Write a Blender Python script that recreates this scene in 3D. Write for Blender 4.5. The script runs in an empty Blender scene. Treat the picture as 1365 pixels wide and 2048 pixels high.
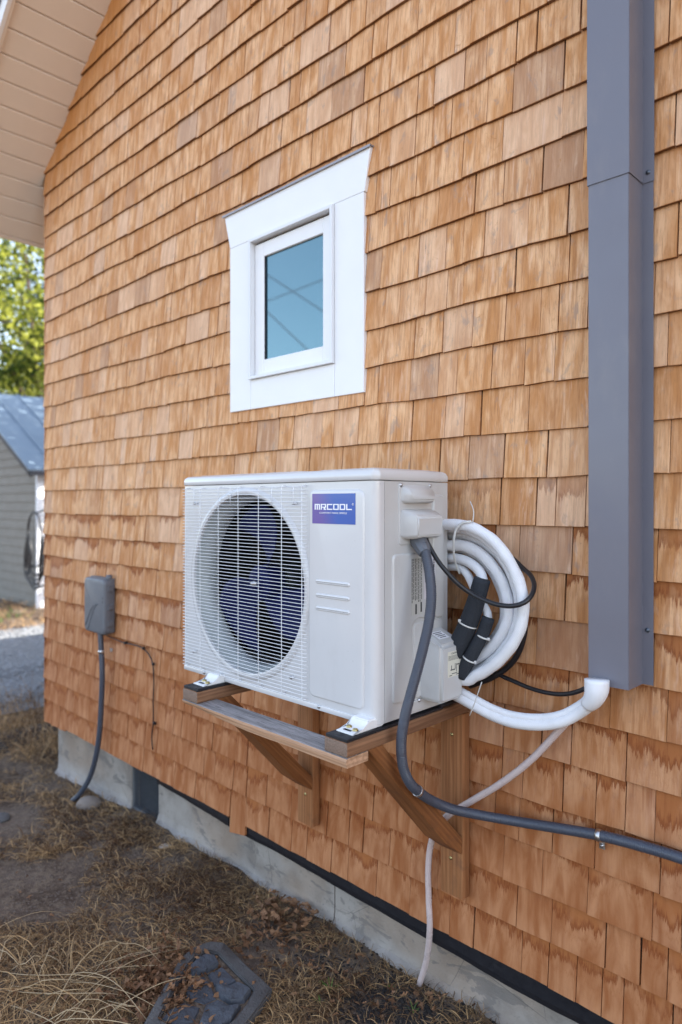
import bpy, bmesh, math, random
import numpy as np
from mathutils import Vector, Matrix, noise
R = math.radians
rng = random.Random(7)
sc = bpy.context.scene
col = sc.collection

# ------------------------------------------------------------------ camera, sky, sun, exposure
CAM = Vector((0.0, -1.8, 1.6)); F = 1375.0; PSI = R(44.53)
cd = bpy.data.cameras.new('camera'); cam = bpy.data.objects.new('camera', cd); col.objects.link(cam)
cam.location = CAM; cam.rotation_euler = (R(90), 0, PSI)
cd.sensor_fit = 'VERTICAL'; cd.sensor_height = 36; cd.lens = F / 2048 * 36
cd.shift_y = -19 / 2048
cd.clip_start = .05; cd.clip_end = 3000
cd.dof.use_dof = True; cd.dof.focus_distance = 2.0; cd.dof.aperture_fstop = 1.9
sc.camera = cam

SUN_EL, SUN_AZ = 36.0, 60.0        # azimuth from +Y towards +X
w = bpy.data.worlds.new('World'); sc.world = w; w.use_nodes = True
nt = w.node_tree; nt.nodes.clear()
sky = nt.nodes.new('ShaderNodeTexSky'); sky.sky_type = 'NISHITA'; sky.sun_disc = False
sky.sun_elevation = R(SUN_EL); sky.sun_rotation = R(SUN_AZ)
sky.altitude = 300; sky.air_density = 1.0; sky.dust_density = 2.2; sky.ozone_density = 1.0
hs = nt.nodes.new('ShaderNodeHueSaturation'); hs.inputs['Saturation'].default_value = .72
bg = nt.nodes.new('ShaderNodeBackground'); bg.inputs['Strength'].default_value = .13
wo = nt.nodes.new('ShaderNodeOutputWorld')
nt.links.new(sky.outputs[0], hs.inputs['Color']); nt.links.new(hs.outputs[0], bg.inputs['Color']); nt.links.new(bg.outputs[0], wo.inputs[0])
ld = bpy.data.lights.new('sun', 'SUN'); ld.energy = 3.6; ld.angle = R(.5); ld.color = (1, .93, .82)
sun = bpy.data.objects.new('sun', ld); col.objects.link(sun)
sd = Vector((math.sin(R(SUN_AZ)) * math.cos(R(SUN_EL)), math.cos(R(SUN_AZ)) * math.cos(R(SUN_EL)), math.sin(R(SUN_EL))))
sun.rotation_euler = (-sd).to_track_quat('-Z', 'Y').to_euler(); sun.location = sd * 30
sc.view_settings.view_transform = 'Standard'; sc.view_settings.look = 'None'
sc.view_settings.gamma = 1; sc.view_settings.use_curve_mapping = False
sc.view_settings.exposure = 2.25
sc.cycles.max_bounces = 6; sc.cycles.diffuse_bounces = 4; sc.cycles.glossy_bounces = 3
sc.cycles.transmission_bounces = 3; sc.cycles.transparent_max_bounces = 6
sc.cycles.sample_clamp_indirect = 6

# ------------------------------------------------------------------ measuring helpers
def at(px, py, D):
    """point seen at photo pixel (px,py) on the vertical plane D metres in front of the camera (parallel to the wall)"""
    a = math.atan((px - 682.5) / F); t = a - PSI
    zd = D * math.cos(a) / math.cos(t)
    return Vector((D * math.tan(t), CAM.y + D, CAM.z - (py - 1005) * zd / F))
def dist_on_x(px, X):
    a = math.atan((px - 682.5) / F)
    return X / math.tan(a - PSI)
def on_x(px, py, X): return at(px, py, dist_on_x(px, X))
def on_z(px, py, z):
    p = at(px, py, 1.0); k = (z - CAM.z) / (p.z - CAM.z)
    return Vector((CAM.x + (p.x - CAM.x) * k, CAM.y + (p.y - CAM.y) * k, z))
def project(p):
    x, y = p[0] - CAM.x, p[1] - CAM.y
    f = -math.sin(PSI) * x + math.cos(PSI) * y
    r = math.cos(PSI) * x + math.sin(PSI) * y
    if f < .05: return None
    return 682.5 + F * r / f, 1005 - F * (p[2] - CAM.z) / f, f

# ------------------------------------------------------------------ object helpers
def wloc(o):
    v = Vector((0, 0, 0))
    while o: v += o.location; o = o.parent
    return v
def tag(o, label=None, cat=None, group=None, kind=None):
    if label: o['label'] = label
    if cat: o['category'] = cat
    if group: o['group'] = group
    if kind: o['kind'] = kind
    return o
def thing(name, label, cat, loc, group=None):
    o = bpy.data.objects.new(name, None); o.empty_display_size = .1; col.objects.link(o); o.location = loc
    return tag(o, label, cat, group)
def link(name, me, mat, parent=None, kind=None, loc=None):
    o = bpy.data.objects.new(name, me); col.objects.link(o)
    if mat and not me.materials: me.materials.append(mat)
    if parent: o.parent = parent
    if loc is not None: o.location = Vector(loc) - (wloc(parent) if parent else Vector((0, 0, 0)))
    if kind: o['kind'] = kind
    return o
def mesh(name, verts, faces, mat, parent=None, smooth=False, kind=None):
    """world-space vertices -> one mesh object under parent"""
    off = wloc(parent) if parent else Vector((0, 0, 0))
    me = bpy.data.meshes.new(name)
    me.from_pydata([(v[0] - off.x, v[1] - off.y, v[2] - off.z) for v in verts], [], faces)
    if smooth: me.polygons.foreach_set('use_smooth', [True] * len(me.polygons))
    me.update()
    return link(name, me, mat, parent, kind)
def from_bm(name, bm, mat, parent=None, smooth=None, kind=None):
    off = wloc(parent) if parent else Vector((0, 0, 0))
    bmesh.ops.recalc_face_normals(bm, faces=bm.faces)
    bmesh.ops.translate(bm, verts=bm.verts, vec=-off)
    me = bpy.data.meshes.new(name); bm.to_mesh(me); bm.free()
    if smooth is not None:
        me.polygons.foreach_set('use_smooth', [True] * len(me.polygons))
        me.set_sharp_from_angle(angle=R(smooth))
    return link(name, me, mat, parent, kind)
def bm_box(bm, a, b, bevel=0, seg=1):
    r = bmesh.ops.create_cube(bm, size=1)
    vs = r['verts']
    for v in vs:
        v.co = Vector([(a[i] + b[i]) / 2 + v.co[i] * (b[i] - a[i]) for i in range(3)])
    if bevel:
        es = list({e for v in vs for e in v.link_edges})
        bmesh.ops.bevel(bm, geom=es, offset=bevel, segments=seg, affect='EDGES', profile=.5)
def box(name, a, b, mat, parent=None, bevel=0, seg=1, kind=None, smooth=None):
    bm = bmesh.new(); bm_box(bm, a, b, bevel, seg)
    return from_bm(name, bm, mat, parent, smooth if smooth is not None else (35 if bevel and seg > 1 else None), kind)
def bm_prism(bm, pts, fn, d0, d1):
    """2-D polygon pts, placed by fn(u,v,d); closed prism from d0 to d1"""
    A = [bm.verts.new(fn(u, v, d0)) for u, v in pts]; B = [bm.verts.new(fn(u, v, d1)) for u, v in pts]
    bm.faces.new(A); bm.faces.new(B[::-1]); n = len(pts)
    for i in range(n): bm.faces.new((A[i], B[i], B[(i + 1) % n], A[(i + 1) % n]))
def XZ(u, v, d): return (u, d, v)       # plane facing -y
def YZ(u, v, d): return (d, u, v)       # plane facing +x
def rounded(pts, r, seg=5):
    """polygon with rounded corners"""
    out = []; n = len(pts)
    for i in range(n):
        p = Vector(pts[i]); a = Vector(pts[i - 1]); b = Vector(pts[(i + 1) % n])
        u = (a - p); v = (b - p); lu, lv = u.length, v.length; u.normalize(); v.normalize()
        ang = u.angle(v)
        rr = min(r, .49 * min(lu, lv) * math.tan(ang / 2))
        t = rr / math.tan(ang / 2)
        c = p + (u + v).normalized() * (rr / math.sin(ang / 2))
        s = p + u * t - c; e = p + v * t - c
        a0 = math.atan2(s.y, s.x); a1 = math.atan2(e.y, e.x); d = (a1 - a0 + math.pi) % (2 * math.pi) - math.pi
        for k in range(seg + 1):
            q = a0 + d * k / seg; out.append((c.x + rr * math.cos(q), c.y + rr * math.sin(q)))
    return out
def slab(name, pts, fn, d0, d1, mat, parent, r=.02, inset=.004, seg=5):
    """rounded raised panel: outline at d0, softly inset top at d1"""
    base = rounded(pts, r, seg); n = len(base)
    cx = sum(p[0] for p in base) / n
    def ins(k):
        out = []
        for i in range(n):
            a = Vector(base[i - 1]); b = Vector(base[(i + 1) % n]); t = (b - a)
            if t.length < 1e-9: t = Vector((1, 0))
            t.normalize(); nrm = Vector((-t.y, t.x)) * sgn
            out.append((base[i][0] + nrm.x * k, base[i][1] + nrm.y * k))
        return out
    area = sum(base[i][0] * base[(i + 1) % n][1] - base[(i + 1) % n][0] * base[i][1] for i in range(n))
    sgn = 1 if area > 0 else -1
    rings = [(base, d0), (ins(inset * .25), d0 + (d1 - d0) * .7), (ins(inset * .6), d0 + (d1 - d0) * .95), (ins(inset), d1)]
    verts = []; faces = []
    for q, d in rings: verts += [fn(u, v, d) for u, v in q]
    for k in range(len(rings) - 1):
        for i in range(n):
            j = (i + 1) % n; faces.append((k * n + i, k * n + j, (k + 1) * n + j, (k + 1) * n + i))
    faces.append(tuple(range((len(rings) - 1) * n, len(rings) * n)))
    bm = bmesh.new(); vs = [bm.verts.new(v) for v in verts]
    for f in faces: bm.faces.new([vs[i] for i in f])
    return from_bm(name, bm, mat, parent, smooth=50)
def catmull(pts, step):
    P = [Vector(p) for p in pts]; P = [P[0] * 2 - P[1]] + P + [P[-1] * 2 - P[-2]]
    out = []
    for i in range(1, len(P) - 2):
        p0, p1, p2, p3 = P[i - 1:i + 3]; n = max(1, int((p2 - p1).length / step))
        for k in range(n):
            t = k / n
            out.append(.5 * ((2 * p1) + (p2 - p0) * t + (2 * p0 - 5 * p1 + 4 * p2 - p3) * t * t + (3 * p1 - p0 - 3 * p2 + p3) * t ** 3))
    out.append(P[-2]); return out
def tube_geo(path, rad, n=10, closed=False, flat=None):
    """sweep; rad number or fn(arc length, index)"""
    m = len(path); V = []; Fc = []
    T = [(path[(i + 1) % m if closed else min(i + 1, m - 1)] - path[(i - 1) % m if closed else max(i - 1, 0)]).normalized() for i in range(m)]
    up = Vector((0, 0, 1)) if abs(T[0].z) < .9 else Vector((0, 1, 0))
    N = (up - T[0] * up.dot(T[0])).normalized(); s = 0
    for i in range(m):
        if i: s += (path[i] - path[i - 1]).length
        N = (N - T[i] * N.dot(T[i])).normalized(); B = T[i].cross(N)
        r = rad(s, i) if callable(rad) else rad
        for k in range(n):
            a = 2 * math.pi * k / n
            V.append(path[i] + N * (math.cos(a) * r) + B * (math.sin(a) * r * (flat or 1)))
    for i in range(m if closed else m - 1):
        j = (i + 1) % m
        for k in range(n): Fc.append((i * n + k, i * n + (k + 1) % n, j * n + (k + 1) % n, j * n + k))
    if not closed:
        Fc.append(tuple(range(n))[::-1]); Fc.append(tuple(range((m - 1) * n, m * n)))
    return V, Fc
def tube(name, pts, rad, mat, parent=None, n=10, step=.02, closed=False, raw=False, flat=None):
    path = pts if raw else catmull(pts, step)
    V, Fc = tube_geo([Vector(p) for p in path], rad, n, closed, flat)
    return mesh(name, V, Fc, mat, parent, smooth=True)
def lathe_geo(prof, c, ax='y', n=32):
    """profile [(r, h)] round axis through c; ax 'y' means h along y"""
    V = []; Fc = []
    for r, h in prof:
        for k in range(n):
            a = 2 * math.pi * k / n; u, v = r * math.cos(a), r * math.sin(a)
            V.append((c[0] + u, c[1] + h, c[2] + v) if ax == 'y' else (c[0] + h, c[1] + u, c[2] + v) if ax == 'x' else (c[0] + u, c[1] + v, c[2] + h))
    for i in range(len(prof) - 1):
        for k in range(n): Fc.append((i * n + k, i * n + (k + 1) % n, (i + 1) * n + (k + 1) % n, (i + 1) * n + k))
    return V, Fc

# ------------------------------------------------------------------ materials
class NT:
    def __init__(s, name):
        s.m = bpy.data.materials.new(name); s.m.use_nodes = True; s.t = s.m.node_tree; s.n = s.t.nodes
        s.p = s.n['Principled BSDF']; s.out = s.n['Material Output']
    def new(s, ty, **kw):
        o = s.n.new('ShaderNode' + ty)
        for k, v in kw.items(): setattr(o, k, v)
        return o
    def set(s, sock, v):
        if isinstance(v, bpy.types.NodeSocket): s.t.links.new(v, sock)
        elif isinstance(v, (tuple, list)) and len(v) == 3 and sock.type == 'RGBA': sock.default_value = (*v, 1)
        else: sock.default_value = v
    def math(s, op, a, b=None, c=None, clamp=False):
        o = s.new('Math', operation=op, use_clamp=clamp); s.set(o.inputs[0], a)
        if b is not None: s.set(o.inputs[1], b)
        if c is not None: s.set(o.inputs[2], c)
        return o.outputs[0]
    def mix(s, f, a, b, mode='MIX'):
        o = s.new('Mix', data_type='RGBA', blend_type=mode); s.set(o.inputs[0], f); s.set(o.inputs[6], a); s.set(o.inputs[7], b); return o.outputs[2]
    def pos(s): return s.new('NewGeometry').outputs['Position']
    def scale(s, v, sc3, off=None):
        o = s.new('Mapping'); s.set(o.inputs['Vector'], v); o.inputs['Scale'].default_value = sc3
        if off is not None: s.set(o.inputs['Location'], off)
        return o.outputs[0]
    def noise(s, v, scale, detail=3, rough=.55, dist=0):
        o = s.new('TexNoise'); s.set(o.inputs['Vector'], v); o.inputs['Scale'].default_value = scale
        o.inputs['Detail'].default_value = detail; o.inputs['Roughness'].default_value = rough; o.inputs['Distortion'].default_value = dist
        return o.outputs[0]
    def ramp(s, v, a, b): return s.smooth(v, a, b)
    def smooth(s, v, a, b, lo=0., hi=1.):
        o = s.new('MapRange', interpolation_type='SMOOTHSTEP'); s.set(o.inputs[0], v)
        s.set(o.inputs[1], a); s.set(o.inputs[2], b); o.inputs[3].default_value = lo; o.inputs[4].default_value = hi; return o.outputs[0]
    def bump(s, h, st, dist=.002, prev=None):
        o = s.new('Bump'); o.inputs['Strength'].default_value = st; o.inputs['Distance'].default_value = dist; s.set(o.inputs['Height'], h)
        if prev: s.set(o.inputs['Normal'], prev)
        s.set(s.p.inputs['Normal'], o.outputs[0]); return o.outputs[0]
    def base(s, v): s.set(s.p.inputs['Base Color'], v)
    def rough(s, v): s.set(s.p.inputs['Roughness'], v)

def plain(name, c, rough=.5, metal=0, var=.12, scale=30, coat=0, spec=.5, bump=0, bscale=200, bdist=.001):
    m = NT(name); n = m.noise(m.pos(), scale, 4)
    m.base(m.mix(n, tuple(x * (1 - var) for x in c), tuple(min(1, x * (1 + var)) for x in c)))
    m.rough(rough if var < .01 else m.smooth(m.noise(m.pos(), scale * 2, 3), .3, .7, rough * .85, min(1, rough * 1.15)))
    m.p.inputs['Metallic'].default_value = metal; m.p.inputs['Coat Weight'].default_value = coat
    m.p.inputs['Coat Roughness'].default_value = .12; m.p.inputs['Specular IOR Level'].default_value = spec
    if bump: m.bump(m.noise(m.pos(), bscale, 3), bump, bdist)
    return m.m

def cedar():
    m = NT('cedar_shingle')
    uv = m.new('UVMap', uv_map='local').outputs[0]
    sx = m.new('SeparateXYZ'); m.set(sx.inputs[0], uv); u, v = sx.outputs[0], sx.outputs[1]
    at_ = m.new('Attribute', attribute_name='rnd'); sc_ = m.new('SeparateColor'); m.set(sc_.inputs[0], at_.outputs['Color'])
    r1, r2, r3 = sc_.outputs
    P = m.pos(); sp = m.new('SeparateXYZ'); m.set(sp.inputs[0], P)
    off = m.new('CombineXYZ'); m.set(off.inputs[0], m.math('MULTIPLY', r1, 37)); m.set(off.inputs[1], m.math('MULTIPLY', r2, 53)); m.set(off.inputs[2], m.math('MULTIPLY', r3, 19))
    cu = m.new('CombineXYZ'); m.set(cu.inputs[0], u); m.set(cu.inputs[1], 0.0); m.set(cu.inputs[2], v)
    def nz(sx_, sz_, det=3, rough=.55, dist=0.0):
        mp = m.scale(cu.outputs[0], (sx_, 1, sz_), off.outputs[0]); return m.noise(mp, 1, det, rough, dist)
    grain = nz(105, 5, 5, .65, .3)
    fine = nz(330, 26, 4, .7)
    broad = nz(26, 7, 3, .5, .6)
    base = m.mix(m.smooth(broad, .3, .7), (.56, .26, .098), (.80, .485, .268))
    base = m.mix(m.math('MULTIPLY', m.smooth(grain, .44, .66), .60), base, (.385, .165, .062))
    base = m.mix(m.math('MULTIPLY', m.smooth(fine, .5, .72), .50), base, (.28, .125, .055))
    base = m.mix(m.smooth(r1, .0, .30, .38, 0), base, (.44, .175, .055))     # orange-brown ones
    base = m.mix(m.smooth(r1, .72, 1., 0, .42), base, (.76, .54, .39))      # pale ones
    base = m.mix(m.smooth(r2, .86, 1., 0, .28), base, (.38, .24, .17))    # dull ones
    base = m.mix(m.smooth(r2, .955, .975, 0, .26), base, (.38, .25, .18))
    pale = m.smooth(nz(48, 6, 4, .7, .5), .55, .72)
    base = m.mix(m.math('MULTIPLY', pale, .45), base, (.80, .56, .41))
    grey = m.smooth(nz(30, 16, 4, .6, .4), .57, .72)
    base = m.mix(m.math('MULTIPLY', grey, .50), base, (.30, .235, .20))
    # dark weather marks
    mark = m.smooth(nz(130, 30, 5, .75, 1.2), .66, .76)
    base = m.mix(m.math('MULTIPLY', mark, .6), base, (.17, .10, .075))
    split = m.smooth(nz(55, 2.2, 2, .5, .2), .775, .80)
    base = m.mix(m.math('MULTIPLY', split, .75), base, (.10, .045, .02))
    patch = m.smooth(nz(17, 15, 5, .8, 1.5), .60, .72)
    base = m.mix(m.math('MULTIPLY', m.math('MULTIPLY', patch, m.smooth(r2, .5, .7)), .55), base, (.40, .17, .045))
    # low courses: wetted, redder, with run marks; also darkened downward, painting in the light falloff
    z = sp.outputs[2]
    low = m.smooth(m.math('ADD', z, m.math('MULTIPLY', m.noise(P, 1.3, 2), .35)), 1.95, 1.62)
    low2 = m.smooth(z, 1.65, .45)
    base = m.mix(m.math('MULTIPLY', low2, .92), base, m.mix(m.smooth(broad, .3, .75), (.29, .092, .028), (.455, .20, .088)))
    drip = m.math('ADD', m.math('MULTIPLY', m.math('SUBTRACT', nz(95, 7, 6, .8, .6), .45), .15), m.math('MULTIPLY', m.math('SUBTRACT', m.noise(m.scale(P, (9, 9, 2)), 1, 2), .5), .15))
    edge = m.math('SUBTRACT', m.math('ADD', v, m.math('ADD', drip, m.math('MULTIPLY', m.math('SUBTRACT', r2, .5), .04))), .108)                  # >0 inside the stain
    st = m.smooth(edge, -.002, .006)
    has = m.smooth(m.math('ADD', r3, m.math('MULTIPLY', low2, .25)), .20, .45)
    stain = m.mix(m.smooth(edge, .002, .035), (.205, .050, .011), (.36, .125, .038))
    k = m.math('MULTIPLY', m.math('MULTIPLY', st, low), m.math('MULTIPLY', m.math('MULTIPLY', has, m.smooth(nz(22, 12, 3), .32, .5, .55, 1)), .92))
    base = m.mix(k, base, stain)
    run = m.math('MULTIPLY', m.smooth(nz(62, 1.6, 3, .6, .3), .56, .68), m.math('MULTIPLY', m.smooth(v, .01, .125), low))
    base = m.mix(m.math('MULTIPLY', run, .6), base, (.27, .085, .025))
    tide = m.math('MULTIPLY', m.smooth(m.math('ABSOLUTE', m.math('ADD', edge, .03)), .0035, .0), m.math('MULTIPLY', m.math('MULTIPLY', low2, has), .55))
    base = m.mix(tide, base, (.27, .08, .02))
    # sheltered courses just under the rake keep their fresh orange colour
    rake = m.math('SUBTRACT', m.math('ADD', m.math('MULTIPLY', m.math('ADD', sp.outputs[0], 4.391), .75), 3.687), z)
    fresh = m.smooth(m.math('ADD', rake, m.math('MULTIPLY', m.noise(P, 3, 2), .5)), .85, .1)
    base = m.mix(m.math('MULTIPLY', fresh, .75), base, m.mix(grain, (.60, .27, .07), (.48, .19, .045)))
    # butt ends darkened in colour to deepen the shadow line under each course
    butt = m.smooth(m.math('ADD', v, m.math('MULTIPLY', fine, .0016)), .0018, .0004)
    base = m.mix(m.math('MULTIPLY', butt, .85), base, (.12, .05, .018))
    m.base(base); m.rough(.82); m.p.inputs['Specular IOR Level'].default_value = .25
    h = m.math('ADD', m.math('MULTIPLY', grain, .6), m.math('ADD', m.math('MULTIPLY', fine, .35), m.math('MULTIPLY', nz(60, 110, 3), .5)))
    m.bump(h, .7, .0022)
    return m.m

def timber(name, c1, c2, axis, top=None, scale=1.0):
    """sawn softwood; grain runs along axis (0,1,2 or 3 = the 45-degree brace)"""
    m = NT(name); P = m.pos()
    if axis == 3:
        mp = m.new('Mapping'); m.set(mp.inputs[0], P); mp.inputs['Rotation'].default_value = (R(45), 0, 0); P2 = mp.outputs[0]; ax = 1
    else: P2 = P; ax = axis
    s = [46 * scale] * 3; s[ax] = 2.2
    v = m.scale(P2, tuple(s))
    g = m.noise(v, 1.6, 4, .6, .5); f = m.noise(v, 7, 4, .7)
    wv = m.new('TexWave', wave_type='BANDS', bands_direction='Z' if ax != 2 else 'X'); m.set(wv.inputs[0], v)
    wv.inputs['Scale'].default_value = .55; wv.inputs['Distortion'].default_value = 5; wv.inputs['Detail'].default_value = 2
    b = m.mix(m.smooth(g, .3, .7), c1, c2)
    b = m.mix(m.math('MULTIPLY', m.smooth(wv.outputs[0], .3, .95), .30), b, tuple(x * .5 for x in c1))
    b = m.mix(m.math('MULTIPLY', m.smooth(f, .52, .75), .35), b, tuple(x * .35 for x in c1))
    b = m.mix(m.math('MULTIPLY', m.smooth(m.noise(P, 7, 4, .65, .5), .55, .72), .30), b, (.07, .045, .035))
    if top:
        gn = m.new('NewGeometry'); s2 = m.new('SeparateXYZ'); m.set(s2.inputs[0], gn.outputs['True Normal'])
        b = m.mix(m.smooth(s2.outputs[2], .5, .8), b, m.mix(m.smooth(g, .3, .7), top, tuple(x * .55 for x in top)))
        b = m.mix(m.math('MULTIPLY', m.smooth(f, .5, .62), m.smooth(s2.outputs[2], .5, .8, 0, .7)), b, (.075, .06, .055))
    m.base(b); m.rough(.75); m.p.inputs['Specular IOR Level'].default_value = .3
    m.bump(m.math('ADD', g, m.math('MULTIPLY', f, .5)), .5, .0015)
    return m.m

def concrete():
    m = NT('concrete'); P = m.pos()
    b = m.mix(m.smooth(m.noise(P, 5, 5, .6), .35, .65), (.20, .172, .148), (.33, .298, .265))
    b = m.mix(m.smooth(m.noise(P, 1.8, 3), .45, .62, 0, .5), b, (.33, .24, .17))
    b = m.mix(m.math('MULTIPLY', m.smooth(m.noise(m.scale(P, (1, 1, 2.2)), 6.5, 4, .6, 1), .57, .62), .6), b, (.14, .125, .115))
    b = m.mix(m.math('MULTIPLY', m.smooth(m.noise(P, 60, 3), .6, .72), .4), b, (.16, .14, .12))
    vo = m.new('TexVoronoi', feature='DISTANCE_TO_EDGE'); m.set(vo.inputs[0], m.scale(P, (1, 1, 1))); vo.inputs['Scale'].default_value = 3.4
    mp = m.noise(P, 5, 4); 
    crack = m.math('MULTIPLY', m.smooth(vo.outputs[0], .006, .001), m.smooth(m.noise(P, 2.1, 2), .5, .6))
    b = m.mix(m.math('MULTIPLY', crack, .6), b, (.09, .08, .07))
    sp = m.new('SeparateXYZ'); m.set(sp.inputs[0], P)
    b = m.mix(m.smooth(m.math('ADD', sp.outputs[2], m.math('MULTIPLY', m.noise(P, 8, 4), .16)), .12, .02, 0, .45), b, (.44, .42, .40))
    m.base(b); m.rough(.9)
    m.bump(m.math('ADD', m.noise(P, 90, 4, .7), m.math('MULTIPLY', m.noise(P, 14, 3), 2)), .55, .004)
    return m.m

def soil():
    m = NT('dry_soil'); P = m.pos()
    n1 = m.noise(P, 2.2, 5, .6); n2 = m.noise(P, 30, 5, .7)
    b = m.mix(m.smooth(n1, .35, .65), (.070, .046, .033), (.155, .118, .092))
    b = m.mix(m.smooth(n2, .4, .65, 0, .7), b, (.23, .175, .125))
    b = m.mix(m.smooth(m.noise(P, 90, 3), .60, .68, 0, .5), b, (.045, .035, .028))
    m.base(b); m.rough(.95); m.p.inputs['Specular IOR Level'].default_value = .15
    m.bump(m.math('ADD', n2, m.math('MULTIPLY', m.noise(P, 130, 4, .7), .5)), .9, .012)
    return m.m

def strawmat(name, c1, c2, trans=0):
    m = NT(name)
    a = m.new('Attribute', attribute_name='rnd'); s = m.new('SeparateColor'); m.set(s.inputs[0], a.outputs['Color'])
    m.base(m.mix(s.outputs[0], c1, c2)); m.rough(.7); m.p.inputs['Specular IOR Level'].default_value = .3
    if trans:
        tr = m.new('BsdfTranslucent'); m.set(tr.inputs[0], m.mix(s.outputs[0], tuple(x * 1.5 for x in c1), tuple(min(1, x * 1.7) for x in c2)))
        mx = m.new('MixShader'); mx.inputs[0].default_value = trans
        m.t.links.new(m.p.outputs[0], mx.inputs[1]); m.t.links.new(tr.outputs[0], mx.inputs[2]); m.t.links.new(mx.outputs[0], m.out.inputs[0])
    return m.m

def braid(name, c, freq=520):
    m = NT(name); P = m.pos()
    a = m.new('TexWave', wave_type='BANDS', bands_direction='DIAGONAL'); m.set(a.inputs[0], P); a.inputs['Scale'].default_value = freq / 6.28
    n = m.noise(P, 25, 3)
    dirt = m.smooth(m.noise(P, 9, 4, .6), .5, .75, 0, .25)
    m.base(m.mix(dirt, m.mix(n, tuple(x * .93 for x in c), c), (.42, .40, .38))); m.rough(.6)
    m.bump(a.outputs[0], .35, .001)
    return m.m

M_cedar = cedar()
M_sheath = plain('wood_sheathing', (.045, .022, .012), .9)  # colour darkened to deepen the shade in the joints between shingles
M_mem = plain('black_membrane', (.012, .012, .016), .45, bump=.4, bscale=25, bdist=.006)
M_conc = concrete()
M_soffit = plain('beige_paint', (.78, .69, .60), .55, var=.04, scale=8, bump=.15, bscale=60)
M_white = plain('white_paint', (.80, .80, .80), .5, var=.03, scale=14, bump=.1, bscale=90)
M_alum = plain('window_frame_white', (.72, .73, .74), .35, var=.02)
M_flash = plain('grey_flashing', (.30, .29, .31), .5, metal=.3)
M_roof = plain('metal_roofing', (.16, .19, .24), .4, metal=.4, var=.2, scale=3)
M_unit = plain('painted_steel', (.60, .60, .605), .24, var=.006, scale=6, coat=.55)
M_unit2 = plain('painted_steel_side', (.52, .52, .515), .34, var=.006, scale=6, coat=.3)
M_wire = plain('white_wire', (.74, .75, .77), .35, var=.03, coat=.3)
def wavy(mat, scale, dist, dust):
    m = NT.__new__(NT); m.m = mat; m.t = mat.node_tree; m.n = m.t.nodes; m.p = m.n['Principled BSDF']; P = m.pos()
    m.bump(m.noise(P, scale, 2), .6, dist)
    src = m.p.inputs['Base Color'].links[0].from_socket
    d = m.smooth(m.noise(m.scale(P, (1, 1, .45)), 11, 5, .65), .5, .8, 0, dust)
    spk = m.smooth(m.noise(P, 160, 2, .5), .73, .78, 0, dust * 2)
    b = m.mix(d, src, (.30, .27, .24)); m.base(m.mix(spk, b, (.16, .13, .11)))
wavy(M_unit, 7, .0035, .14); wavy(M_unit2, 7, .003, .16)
M_foot = plain('bracket_white', (.78, .78, .78), .4, coat=.3)
M_dark = plain('coil_black', (.003, .003, .004), .7, spec=.2)
M_fan = plain('fan_blue_plastic', (.004, .007, .055), .6, var=.15, spec=.12)
M_ring = plain('orifice_grey', (.40, .43, .43), .4, var=.05)
M_steel = plain('zinc_steel', (.55, .55, .56), .32, metal=1)
M_brass = plain('brass_screw', (.45, .36, .16), .35, metal=1)
M_rubber = plain('black_rubber', (.010, .010, .014), .6)
M_cable = plain('black_cable', (.010, .010, .013), .38)
M_cond = plain('conduit_grey', (.055, .064, .088), .42, var=.08, coat=.12)
M_conn = plain('connector_grey', (.095, .105, .125), .38, coat=.2)
M_cover = plain('grey_blue_sheet_metal', (.150, .149, .180), .42, var=.05, scale=4, coat=.15, bump=.05, bscale=900, bdist=.0005)
wavy(M_cover, 3.5, .006, .16)
M_line = braid('white_tape_braid', (.80, .81, .84))
M_wrap = plain('white_tape', (.76, .77, .80), .45, var=.05)
M_foam = plain('black_foam', (.020, .024, .032), .85, var=.5, scale=300, bump=.8, bscale=420, bdist=.002)
M_tie = plain('nylon_tie', (.62, .62, .60), .4)
M_hose = plain('milky_hose', (.56, .46, .44), .3, var=.06, scale=20, coat=.3)
M_jbox = plain('grey_plastic_box', (.125, .130, .145), .5, var=.05, scale=10)
M_stone = plain('river_stone', (.20, .165, .14), .8, var=.25, scale=18, bump=.3, bscale=60, bdist=.003)
M_slate = plain('slate_grey', (.065, .072, .086), .85, var=.5, scale=14, bump=.8, bscale=38, bdist=.012)
M_pav = plain('old_concrete_paver', (.085, .080, .078), .9, var=.3, scale=30, bump=.8, bscale=120, bdist=.005)
M_screen = None
M_arm = timber('timber_arm', (.165, .078, .040), (.29, .15, .08), 1)
M_post = timber('timber_post', (.27, .105, .038), (.37, .165, .068), 2)
M_brace = timber('timber_brace', (.20, .072, .022), (.29, .115, .04), 3)
M_rail = timber('timber_rail', (.40, .225, .125), (.58, .36, .23), 0, top=(.34, .315, .31))
M_endg = timber('timber_end_grain', (.17, .115, .085), (.30, .21, .16), 1, scale=4)
M_soil = soil()
M_straw = strawmat('dry_straw', (.070, .031, .012), (.47, .30, .14))
M_leafd = strawmat('dry_leaf', (.10, .045, .02), (.29, .155, .08))
M_green = strawmat('green_blade', (.05, .12, .02), (.13, .24, .05), .3)
M_gravel = plain('gravel', (.14, .145, .155), .9, var=.5, scale=60, bump=1, bscale=70, bdist=.02)
M_bark = plain('bark', (.065, .045, .035), .95, var=.4, scale=12, bump=1, bscale=20, bdist=.03)
M_leafy = strawmat('tree_leaf', (.022, .045, .006), (.33, .34, .05), .5)
M_shed = plain('weathered_grey_boards', (.20, .182, .155), .8, var=.15, scale=5)
M_shed2 = plain('pale_shed_side', (.55, .58, .62), .7, var=.05)
M_shroof = plain('galvanised_roof', (.15, .205, .27), .6, var=.1, scale=2)

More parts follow.
